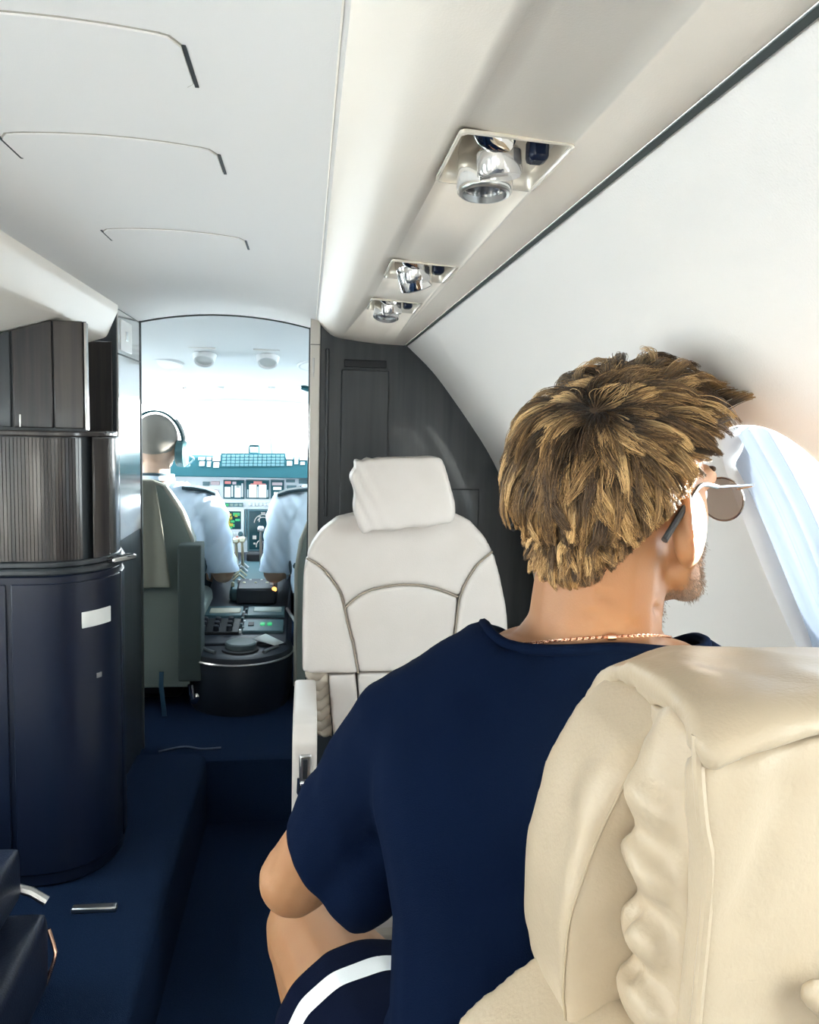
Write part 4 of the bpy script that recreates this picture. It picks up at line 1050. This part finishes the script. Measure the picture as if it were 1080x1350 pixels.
def ts_keep(co):
    n = np.array([.02, .36, .93]); n /= np.linalg.norm(n)
    r = np.hypot(co[:, 0] - .511, co[:, 1] - .752)
    k = ~(((co - np.array([.508, .70, .947])) @ n > 0) & (r < .108))
    pl = SHO_L.lerp(ELB_L, .80); nl = np.array((ax_l + V(-.42, -.05, -.02)).normalized())
    dl = (co - np.array(pl)) @ nl
    rl = np.linalg.norm(co - np.array(ELB_L), axis=1)
    k &= ~((dl > 0) & (rl < .16) & (co[:, 0] < .352) & (co[:, 2] < .76))
    pr2 = SHO_R.lerp(ELB_R, .6); dr = (co - np.array(pr2)) @ np.array(ax_r); k &= ~((dr > 0) & (np.linalg.norm(co - np.array(ELB_R), axis=1) < .2) & (co[:, 0] > .665))
    k &= co[:, 2] > .43
    return k
tee = blob('t_shirt', ts, M_tee, man, .006, 6, .5, ts_fn, ts_keep, solid=.003)
bm = bmesh.new(); bm.from_mesh(tee.data)
be = [e_ for e_ in bm.edges if e_.is_boundary and all(v.co.z > .85 and abs(v.co.x - .51) < .14 for v in e_.verts)]
loop = []
if be:
    nxt = {}
    for e_ in be:
        for v in e_.verts: nxt.setdefault(v.index, []).append(e_.other_vert(v).index)
    st_ = be[0].verts[0].index; prev, cur = None, st_; bm.verts.ensure_lookup_table()
    while True:
        loop.append(bm.verts[cur].co.copy()); cand = [q for q in nxt[cur] if q != prev]
        if not cand: break
        prev, cur = cur, cand[0]
        if cur == st_ or len(loop) > 2000: break
bm.free()
if len(loop) > 10:
    for _ in range(40): loop = [(loop[i - 1] + loop[i] * 2 + loop[(i + 1) % len(loop)]) / 4 for i in range(len(loop))]
    mb = MB(); mb.tube(loop + [loop[0], loop[1]], .0056, 8, False); obj('collar', mb, M_tee, man, angle=180)
# shorts with a white band above each hem
sh = MB(); loft(sh, TORSO[:2] + [((.458, .70, .53), .162, .110)], yaw=rad(-8), grow=.014)
for h, k in ((HIP_L, KNE_L), (HIP_R, KNE_R)):
    sh.cap(h, h.lerp(k, .25), .108, .110); sh.cap(h.lerp(k, .25), h.lerp(k, .7), .110, .098)
def cut_leg(co, f, above=True):
    m = np.ones(len(co), bool)
    for h, k, s in ((HIP_L, KNE_L, 0), (HIP_R, KNE_R, 1)):
        a = ((k - h).normalized() + V(.34 if s == 0 else -.34, 0, 0)).normalized(); d = (co - np.array(h.lerp(k, f))) @ np.array(a)
        side = (co[:, 0] < .46) if s == 0 else (co[:, 0] >= .46)
        m &= ~((d > 0) & side) if above else ~((d < 0) & side)
    return m
so = blob('shorts', sh, M_shorts, man, .006, 5, .5, noise_fn(.003, 14), lambda co: cut_leg(co, .50), solid=.003)
sb = MB()
for h, k in ((HIP_L, KNE_L), (HIP_R, KNE_R)):
    sb.cap(h, h.lerp(k, .25), .1086, .1106); sb.cap(h.lerp(k, .25), h.lerp(k, .7), .1106, .0986)
bs = blob('stripe', sb, M_stripe, so, .005, 4, .5, noise_fn(.003, 14), lambda co: cut_leg(co, .405) & cut_leg(co, .32, False) & (np.abs(co[:, 0] - .46) > .0))
bs.matrix_parent_inverse = Matrix.Identity(4)

# ---- hair: thousands of real strands growing away from the crown whorl
from mathutils.bvhtree import BVHTree
bvh = BVHTree.FromPolygons([v.co[:] for v in bd.data.vertices], [p.vertices[:] for p in bd.data.polygons])
HINV = HT.inverted(); HRI = HINV.to_3x3()
def hair_mat(name, stops, root, rough=.40, full=.7):
    m = bpy.data.materials.new(name); m.use_nodes = True; n = m.node_tree.nodes; l = m.node_tree.links
    p = n['Principled BSDF']; p.inputs['Roughness'].default_value = rough; p.inputs['Specular IOR Level'].default_value = .4
    hi = n.new('ShaderNodeHairInfo'); r = n.new('ShaderNodeValToRGB'); at_ = n.new('ShaderNodeAttribute'); at_.attribute_name = 'tone'; l.new(at_.outputs['Fac'], r.inputs[0])
    while len(r.color_ramp.elements) < len(stops): r.color_ramp.elements.new(.5)
    for e_, (ps, c) in zip(r.color_ramp.elements, stops): e_.position = ps; e_.color = (*c, 1)
    mx = n.new('ShaderNodeMix'); mx.data_type = 'RGBA'; mx.blend_type = 'MULTIPLY'; mx.inputs['Factor'].default_value = 1
    r2 = n.new('ShaderNodeValToRGB'); r2.color_ramp.elements[0].color = (*root, 1); r2.color_ramp.elements[1].color = (1, 1, 1, 1); r2.color_ramp.elements[1].position = full; r2.color_ramp.elements[0].position = .22
    l.new(hi.outputs['Intercept'], r2.inputs[0]); l.new(r.outputs[0], mx.inputs['A']); l.new(r2.outputs[0], mx.inputs['B']); l.new(mx.outputs['Result'], p.inputs['Base Color'])
    return m
M_hair = hair_mat('blond_brown_hair', [(0, (.060, .034, .017)), (.35, (.17, .098, .044)), (.65, (.45, .265, .105)), (1, (.86, .60, .29))], (.10, .085, .08))
M_nape = hair_mat('brown_nape_hair', [(0, (.06, .034, .016)), (.6, (.15, .088, .040)), (1, (.30, .19, .09))], (.5, .45, .4))
M_stub = hair_mat('beard_stubble', [(0, (.12, .075, .05)), (1, (.30, .20, .13))], (.8, .8, .8))
SC = np.array([0, -.012, .028]); SR = np.array([.0765, .0985, .0885])
WH = np.array([.022, -.072, .092])
AZ = [0, .25, .5, .8, 1.1, 1.4, 1.7, 2.0, 2.4, 3.15]
HL = [-.071, -.062, -.044, -.018, .010, .038, .060, .070, .078, .084]
def hairline(p):
    """height (head space) of the lower hair limit for a direction around the head"""
    az = np.arctan2(np.abs(p[:, 0]), -p[:, 1])        # 0 = back, pi/2 = side, pi = front
    return np.interp(az, AZ, HL)
def make_curves(name, P, R, m, parent, kind=None, tone=None):
    """P (n strands, k points, 3) in head space"""
    n, k, _ = P.shape
    hc = bpy.data.hair_curves.new(name); hc.add_curves([k] * n)
    W = np.array(HT); Q = P.reshape(-1, 3) @ W[:3, :3].T + W[:3, 3]
    hc.attributes['position'].data.foreach_set('vector', np.ascontiguousarray(Q, dtype=np.float32).ravel())
    ra = hc.attributes.get('radius') or hc.attributes.new('radius', 'FLOAT', 'POINT')
    ra.data.foreach_set('value', np.ascontiguousarray(R, dtype=np.float32).ravel())
    ta = hc.attributes.new('tone', 'FLOAT', 'CURVE'); ta.data.foreach_set('value', np.ascontiguousarray(tone if tone is not None else np.full(n, .6), dtype=np.float32))
    hc.materials.append(m)
    o = bpy.data.objects.new(name, hc); COL.objects.link(o); o.parent = parent; o.matrix_parent_inverse = PINV[parent.name]
    if kind: o['kind'] = kind
    return o
# scalp map: where the skin of the head lies for a grid of (azimuth, elevation) seen from the skull centre
NA, NE = 180, 90
SMAP = np.zeros((NA, NE, 3)); NMAP = np.zeros((NA, NE, 3))
c_ = V(SC)
for i in range(NA):
    for j in range(NE):
        a = -math.pi + 2 * math.pi * i / NA; e_ = -1.35 + (math.pi / 2 + 1.35) * j / (NE - 1)
        d = V(math.cos(e_) * math.sin(a), -math.cos(e_) * math.cos(a), math.sin(e_))
        org = HT @ c_; dw = HR @ d
        # walk in from outside but not farther than the skull itself (ears are skipped)
        lim = 1.0 / math.sqrt(sum((d[k] / (SR[k] + .004)) ** 2 for k in range(3)))
        if e_ < -.35: lim = .125
        hit = bvh.ray_cast(org + dw * lim, -dw)
        r_ = (hit[0] - org).length if hit[0] and (hit[0] - org).dot(dw) > 0 else lim * .97
        r_ = min(r_, lim)
        SMAP[i, j] = SC + np.array(d) * r_
        if j == 0 and False: pass
for i in range(NA):
    for j in range(NE):
        du = SMAP[(i + 1) % NA, j] - SMAP[i - 1, j]; dv = SMAP[i, min(j + 1, NE - 1)] - SMAP[i, max(j - 1, 0)]
        n = np.cross(du, dv); L = np.linalg.norm(n); rad_d = SMAP[i, j] - SC
        n = n / L if L > 1e-9 else rad_d / np.linalg.norm(rad_d)
        if n @ rad_d < 0: n = -n
        NMAP[i, j] = n
def smap(d):
    """bilinear look-up of scalp point and normal for directions from the skull centre"""
    d = d / np.linalg.norm(d, axis=1)[:, None]
    a = (np.arctan2(d[:, 0], -d[:, 1]) + math.pi) / (2 * math.pi) * NA; e_ = (np.arcsin(np.clip(d[:, 2], -1, 1)) + 1.35) / (math.pi / 2 + 1.35) * (NE - 1)
    e_ = np.clip(e_, 0, NE - 1.001); i0 = np.floor(a).astype(int); j0 = np.floor(e_).astype(int); fa = (a - i0)[:, None]; fe = (e_ - j0)[:, None]
    out = []
    for M in (SMAP, NMAP):
        out.append((M[i0 % NA, j0] * (1 - fa) + M[(i0 + 1) % NA, j0] * fa) * (1 - fe) + (M[i0 % NA, j0 + 1] * (1 - fa) + M[(i0 + 1) % NA, j0 + 1] * fa) * fe)
    return out[0], out[1] / (np.linalg.norm(out[1], axis=1)[:, None] + 1e-9)
def grow(n, band, length, lift, k, clumps, tight, seed, below=.010, sag=.18, jit=.0007):
    r = np.random.default_rng(seed)
    d = r.normal(size=(n * 6, 3)); d /= np.linalg.norm(d, axis=1)[:, None]
    p, _ = smap(d); h = p[:, 2] - hairline(p)
    ok = (h > band[0]) & (h < band[1]); p = p[ok][:n]; n = len(p); h = p[:, 2] - hairline(p)
    ci = r.choice(n, min(clumps, n), replace=False); cpos = p[ci]
    near = np.empty(n, int)
    for i in range(0, n, 2000): near[i:i + 2000] = ((p[i:i + 2000, None, :] - cpos[None]) ** 2).sum(2).argmin(1)
    cr_ = r.normal(size=(len(ci), 4))
    ang = .10 + .26 * cr_[near, 0] + .09 * r.normal(size=n)
    L = length(p, h) * (1 + .13 * cr_[near, 1] + .10 * r.normal(size=n))
    L = np.minimum(L, np.maximum(.005, h + below) * (1.1 + .1 * r.normal(size=n)))      # the cut line at the back and sides stays clean
    LF = lift(p, h) * np.clip(1 + .48 * cr_[near, 2] + .15 * r.normal(size=n), .15, 1.7)
    def trace(L):
        pts = [p.copy()]; base = p.copy()
        for s in range(1, k):
            _, nrm = smap(base - SC)
            t = base - WH; t -= nrm * (t * nrm).sum(1)[:, None]; t /= (np.linalg.norm(t, axis=1)[:, None] + 1e-6)
            b = np.cross(nrm, t); t = t * np.cos(ang)[:, None] + b * np.sin(ang)[:, None]; t[:, 2] -= sag
            t /= np.linalg.norm(t, axis=1)[:, None]
            base = base + t * (L / (k - 1))[:, None]
            base, nrm = smap(base - SC)
            f = s / (k - 1)
            pts.append(base + nrm * (LF * (f ** .8) * (1 - .25 * f * f) + .0008)[:, None])
        return np.stack(pts, 1)
    P = trace(L)
    for _ in range(2):       # trim what would hang past the cut line
        hh = np.stack([P[:, q, 2] - hairline(P[:, q]) + below for q in range(k)], 1)
        az_ = np.arctan2(np.abs(P[:, -1, 0]), -P[:, -1, 1]); hh += np.where(az_ > 2.2, .02, 0)[:, None]
        bad = hh < 0; first = np.where(bad.any(1), bad.argmax(1), k); L = L * np.clip((first - .5) / (k - 1), .12, 1.0) ** np.where(first < k, 1, 0)
        P = trace(L)
    tone = np.clip(.47 + .25 * cr_[near, 3] + .16 * r.normal(size=n), 0, 1)
    f = np.linspace(0, 1, k)[None, :, None]
    P = P + (P[ci][near] - P) * (tight * f ** 1.3)
    return P + r.normal(size=P.shape) * jit * f, tone
wd = lambda p: np.linalg.norm(p - WH, axis=1)
def taper(P, r0): return np.repeat((np.linspace(1, .35, P.shape[1]) * r0)[None], len(P), 0)
P, tn = grow(40000, (.030, 9), lambda p, h: np.interp(p[:, 2], [-.05, 0, .05, .11], [.030, .040, .052, .062]) * np.interp(wd(p), [0, .03, .08], [.8, .95, 1]),
         lambda p, h: np.interp(p[:, 2], [-.06, -.02, .04, .11], [.006, .011, .020, .040]) * np.interp(wd(p), [0, .03, .075], [.22, .5, 1]), 9, 1250, .78, 3, below=.003)
make_curves('hair', P, taper(P, .00042), M_hair, man, 'stuff', tn)
P, tn = grow(17000, (0, .060), lambda p, h: np.interp(h, [0, .02, .06], [.008, .017, .028]), lambda p, h: np.interp(h, [0, .02, .06], [.0015, .005, .011]), 6, 1500, .5, 5, below=.006)
make_curves('nape_hair', P, taper(P, .00036), M_nape, man, 'stuff', tn)
# a few long locks of the fringe that stick out past the brow
P = []
r = np.random.default_rng(21)
for q in range(260):
    lock = q % 6; b0 = np.array([.022 + .010 * lock + r.normal() * .003, .070 + r.normal() * .004, .110 - .004 * lock + r.normal() * .002])
    tip = b0 + np.array([.012 + .004 * lock, .044 - .004 * lock, -.002 + .004 * (lock % 3)]) + r.normal(size=3) * .0014
    mid = (b0 + tip) / 2 + np.array([.002, .004, .010])
    f = np.linspace(0, 1, 7)[:, None]; P.append((1 - f) ** 2 * b0 + 2 * f * (1 - f) * mid + f * f * tip)
P = np.array(P); make_curves('fringe', P, taper(P, .0004), M_hair, man, 'stuff')
# scalp skin under the strands, coloured by the roots
rowsP = []
for i in range(0, NA, 3):
    a = -math.pi + 2 * math.pi * i / NA; azv = np.array([[math.sin(a), -math.cos(a), 0.0]]); h0 = float(hairline(azv)[0]) + .012
    col = SMAP[i]; nn = NMAP[i]; j0 = next((j for j in range(NE) if col[j][2] > h0 and j > 8), NE - 2)
    rowsP.append([HT @ V(col[min(NE - 1, int(round(j0 + (NE - 1 - j0) * q / 20)))] + .0012 * nn[min(NE - 1, int(round(j0 + (NE - 1 - j0) * q / 20)))]) for q in range(21)])
mb = MB(); mb.grid(rowsP, True)
obj('scalp', mb, mat('brown_scalp', (.06, .036, .020), .8), man, angle=180)
# stubble along the jaw
r = np.random.default_rng(11)
bvco = np.array([HINV @ v.co for v in bd.data.vertices]); bvn = np.array([HRI @ v.normal for v in bd.data.vertices])
m_ = (bvco[:, 2] < -.042) & (bvco[:, 2] > -.118) & (bvco[:, 1] > -.005) & (np.abs(bvco[:, 0]) < .075) & (bvco[:, 1] < .13) & (np.hypot(bvco[:, 0], bvco[:, 1] - .045) > .036)
idx = np.where(m_)[0]; pick = r.choice(idx, 7000)
b0 = bvco[pick] + r.normal(size=(7000, 3)) * .0016; t_ = bvn[pick] * .6 + np.array([0, .1, -.7]) + r.normal(size=(7000, 3)) * .25
t_ /= np.linalg.norm(t_, axis=1)[:, None]
P = np.stack([b0, b0 + t_ * .0012, b0 + t_ * .0024], 1)
make_curves('beard', P, np.repeat((np.array([1, .8, .4]) * .00016)[None], len(P), 0), M_stub, man, 'stuff')
# eyes and brows
for sx in (1, -1):
    mb = MB(); mb.ell(hl(sx * .032, .078, .002), (.012, .012, .012), None, 14, 10); obj('eye', mb, M_white, man)
    mb = MB(); mb.cap(hl(sx * .016, .094, .026), hl(sx * .05, .082, .028), .004, .003); obj('eyebrow', mb, MATS['brown_scalp'], man)

# ---- sunglasses worn by the man
sg = thing('sunglasses', 'thin silver sunglasses with brown lenses worn by the man', 'sunglasses', hl(0, .11, .0))
for sx in (1, -1):
    c = V(sx * .041, .122, -.006)
    rim = [hl(c.x + .026 * math.cos(a), c.y - .010 * abs(c.x + .027 * math.cos(a)) / .06, c.z + .0225 * math.sin(a)) for a in np.linspace(0, 2 * math.pi, 33)]
    mb = MB(); mb.tube(rim, .0011, 6); obj('rim', mb, M_silver, sg)
    mb = MB(); mb.rings([[q for q in rim[:-1]], [q + HR @ V(0, -.0015, 0) for q in rim[:-1]]]); obj('lens', mb, M_tint, sg)
    mb = MB(); mb.tube([hl(sx * .062, .108, .006), hl(sx * .080, .104, .010), hl(sx * .083, .098, .011)], .0018, 6); obj('hinge', mb, M_silver, sg)
    mb = MB(); mb.tube([hl(sx * .083, .098, .011), hl(sx * .0845, .05, .014), hl(sx * .085, .018, .016)], .0011, 6); tp = obj('temple', mb, M_silver, sg)
    mb = MB(); mb.tube(curve_pts([hl(sx * .085, .026, .0155), hl(sx * .0875, -.006, .020), hl(sx * .0890, -.028, .010), hl(sx * .087, -.068, -.022)], 6), [.0022] * 12 + [.0030] * 7, 8); obj('temple_tip', mb, M_temple, sg)
mb = MB(); mb.tube(curve_pts([hl(-.012, .114, .002), hl(0, .118, .007), hl(.012, .114, .002)], 5), .0012, 6); obj('bridge', mb, M_silver, sg)

# ---- rose gold chain around the neck
nk = thing('necklace', "thin rose gold chain around the man's neck above the t-shirt collar", 'necklace', (.508, .755, .95))
pts = []
for k in range(72):
    a = 2 * math.pi * k / 72
    dvec = V(math.cos(a), math.sin(a), 0); zc_ = .9585 - .34 * (.69 - .0 - (.755 + .06 * math.sin(a))) * -1 if False else .938 - .36 * (.06 * math.sin(a)) + .003 * math.cos(a)
    hit = bvh.ray_cast(V(.508, .757, zc_) + dvec * .3, -dvec)
    q = hit[0] if hit[0] else V(.508, .757, zc_) + dvec * .066
    pts.append(q + dvec * .0022)
pts.append(pts[0])
def smooth_pts(P, it=3):
    for _ in range(it): P = [P[0]] + [(P[i - 1] + P[i] * 2 + P[i + 1]) / 4 for i in range(1, len(P) - 1)] + [P[-1]]
    return P
pts = smooth_pts(pts)
chain = []
for i in range(len(pts) - 1): chain += [pts[i], pts[i].lerp(pts[i + 1], .5)]
mb = MB()
for i in range(len(chain) - 1):
    a, b = chain[i], chain[i + 1]; t = (b - a).normalized(); n1 = t.orthogonal().normalized() if i % 2 else t.cross(t.orthogonal()).normalized()
    m = (a + b) / 2; L_ = (b - a).length * .62
    mb.tube([m + t * L_ * math.cos(q) + n1 * .0013 * math.sin(q) for q in np.linspace(0, 2 * math.pi, 9)], .00055, 5)
lk = obj('links', mb, M_rose, nk); lk['kind'] = 'stuff'
back = min(pts, key=lambda p: (p - V(.50, .69, .96)).length)
mb = MB(); mb.lathe([(.0028, -.004), (.0030, 0), (.0026, .004)], back + V(0, -.001, 0), (1, 0, 0), 10); obj('clasp', mb, M_rose, nk)

# ------------------------------------------------------------------ the two pilots
def pilot(x, label, sgn):
    """seated, facing forward; sgn = +1 when the aisle arm is the right one"""
    t = thing('person', label, 'person', (x, 3.1, .19), 'pilots in the cockpit')
    sk = MB(); y = 3.08
    sk.cap((x, y - .01, .86), (x, y, .99), .056, .050)
    sk.ell((x, y + .01, 1.075), (.075, .095, .088)); sk.ell((x, y + .04, 1.03), (.062, .065, .075)); sk.ell((x, y + .065, .985), (.03, .03, .025)); sk.cap((x, y + .10, 1.05), (x, y + .118, 1.02), .010, .012)
    for s in (-1, 1): sk.ell((x + s * .076, y + .0, 1.045), (.010, .022, .032))
    A = {}
    for s in (-1, 1):
        sh_, el, wr = V(x + s * .185, y - .01, .835), V(x + s * .245, y + .05, .585), V(x + s * .16, y + .30, .60)
        if s == sgn: el = V(x + s * .235, y + .06, .58); wr = V(x + s * .19, y + .28, .55)
        A[s] = (sh_, el, wr); sk.cap(sh_, el, .05, .04); sk.cap(el, wr, .042, .028)
        dirv = (wr - el).normalized(); hand(sk, wr, dirv, (0, 0, 1), (s * -1, 0, 0))
        sk.cap((x + s * .09, y, .62), (x + s * .12, y + .42, .66), .08, .06)
        sk.cap((x + s * .12, y + .42, .66), (x + s * .12, y + .55, .30), .055, .038)
        sk.cap((x + s * .12, y + .53, .25), (x + s * .12, y + .66, .225), .036, .03, flat=((0, 0, 1), .8))
    loft(sk, [((x, y, .56), .15, .10), ((x, y, .75), .16, .10), ((x, y, .86), .15, .085), ((x, y, .90), .08, .06)])
    obj_b = blob('body', sk, mat('pilot_skin_%d' % sgn, (.44, .30, .225), .55), t, .008, 4)
    hr = MB(); hr.ell((x, y + .002, 1.086), (.0785, .098, .086))
    blob('hair', hr, mat('short_grey_hair_%d' % sgn, (.20, .19, .17), .8, bump=(900, .8)), t, .007, 2, .5, None, lambda co: (co[:, 2] > 1.045 + np.clip(co[:, 1] - y, -.05, .1) * .55))
    s_ = MB()
    loft(s_, [((x, y, .52), .165, .115), ((x, y, .64), .170, .115), ((x, y, .76), .185, .118), ((x, y, .84), .175, .095), ((x, y, .885), .12, .075), ((x, y, .935), .066, .062)])
    for s in (-1, 1):
        sh_, el, wr = A[s]; s_.cap(sh_, el, .068, .058); s_.cap(sh_ + V(-s * .02, 0, .01), (x + s * .07, y, .89), .055, .05)
        s_.cap(sh_.lerp(el, .4) + V(-s * .03, 0, 0), sh_.lerp(el, .9), .055, .062)
    def wr_fn(co, nr):
        d = np.array([.011 * mnoise.noise(V(p[0] * 16 + sgn, p[1] * 12, p[2] * 20 - abs(p[0] - x) * 30)) for p in co]); return co + nr * d[:, None]
    shirt = blob('shirt', s_, M_shirt, t, .008, 4, .5, wr_fn, lambda co: (co[:, 2] < .93) & ~((np.abs(co[:, 0] - x) > .19) & (co[:, 2] < .585)))
    mb = MB(); mb.lathe([(.068, 0), (.066, .022), (.062, .024), (.060, .004)], (x, y - .004, .928), (0, .1, 1), 26); cl = obj('collar', mb, M_shirt, t)
    mb = MB(); mb.lathe([(.0665, .0), (.0675, .007), (.065, .010)], (x, y - .004, .945), (0, .1, 1), 26); obj('collar_shadow_tie', mb, M_epau, t)  # dark band stands for the tie and the collar's shadow together
    for s in (-1, 1):
        sh_ = A[s][0]; mb = MB()
        a, b = V(x + s * .10, y - .035, .908), sh_ + V(s * .035, -.022, .050)
        mb.rings([[p + V(0, -.028, -.006), p + V(0, .028, -.002), p + V(0, .028, .010), p + V(0, -.028, .006)] for p in (a, a.lerp(b, .35) + V(0, 0, .006), a.lerp(b, .7) + V(0, 0, .007), b)])
        obj('epaulette', mb, M_epau, t, bevel=.003)
    tr = MB(); loft(tr, [((x, y, .50), .165, .12), ((x, y, .62), .17, .12)])
    for s in (-1, 1):
        tr.cap((x + s * .09, y, .62), (x + s * .12, y + .42, .665), .092, .075); tr.cap((x + s * .12, y + .42, .665), (x + s * .12, y + .55, .30), .07, .055)
    blob('trousers', tr, M_trouser, t, .009, 4, .5, noise_fn(.005, 14))
    return t
p1 = pilot(-.315, 'pilot in pale blue shirt on the left wearing a headset, seen from behind', 1)
p2 = pilot(.345, 'pilot in pale blue shirt on the right, mostly hidden by the door frame', -1)
def headset(x, label):
    t = thing('headset', label, 'headset', (x, 3.08, 1.05), 'headsets worn by the pilots'); y = 3.085
    pts = [V(x + .094 * math.sin(a), y - .012, 1.062 + .116 * math.cos(a)) for a in np.linspace(-1.62, 1.62, 25)]
    mb = MB(); mb.rings([[p + V(0, -.014, 0), p + V(0, .014, 0), (p - V(x, y - .012, 1.062)) * 1.06 + V(x, y + .002, 1.062), (p - V(x, y - .012, 1.062)) * 1.06 + V(x, y - .026, 1.062)] for p in pts]); obj('headband', mb, M_tealgrey, t)
    for s in (-1, 1):
        pts2 = [V(x + s * .103 * math.sin(a), y - .012, 1.062 + .125 * math.cos(a)) for a in np.linspace(.75, 1.45, 10)]
        mb = MB(); mb.rings([[p + V(0, -.010, 0), p + V(0, .010, 0), p + V(s * .006, .010, .002), p + V(s * .006, -.010, .002)] for p in pts2]); obj('slider', mb, M_ltile, t)
        mb = MB(); mb.lathe([(.036, -.012), (.049, -.006), (.050, .018), (.041, .029), (.01, .032)], (x + s * .082, y, 1.03), (s, 0, 0), 22); obj('ear_cup', mb, mat('teal_cup%d' % len(MATS), (.05, .13, .15), .5), t)
    mb = MB(); mb.tube(curve_pts([(x + .10, y + .01, 1.03), (x + .125, y + .06, 1.01), (x + .10, y + .13, .985)], 6), .004, 8); obj('boom', mb, M_panel_dark, t)
    mb = MB(); mb.ell((x + .09, y + .14, .982), (.013, .011, .010)); obj('microphone', mb, M_panel_dark, t)
    return t
headset(-.315, 'grey green headset on the left pilot')
headset(.345, 'grey green headset on the right pilot')
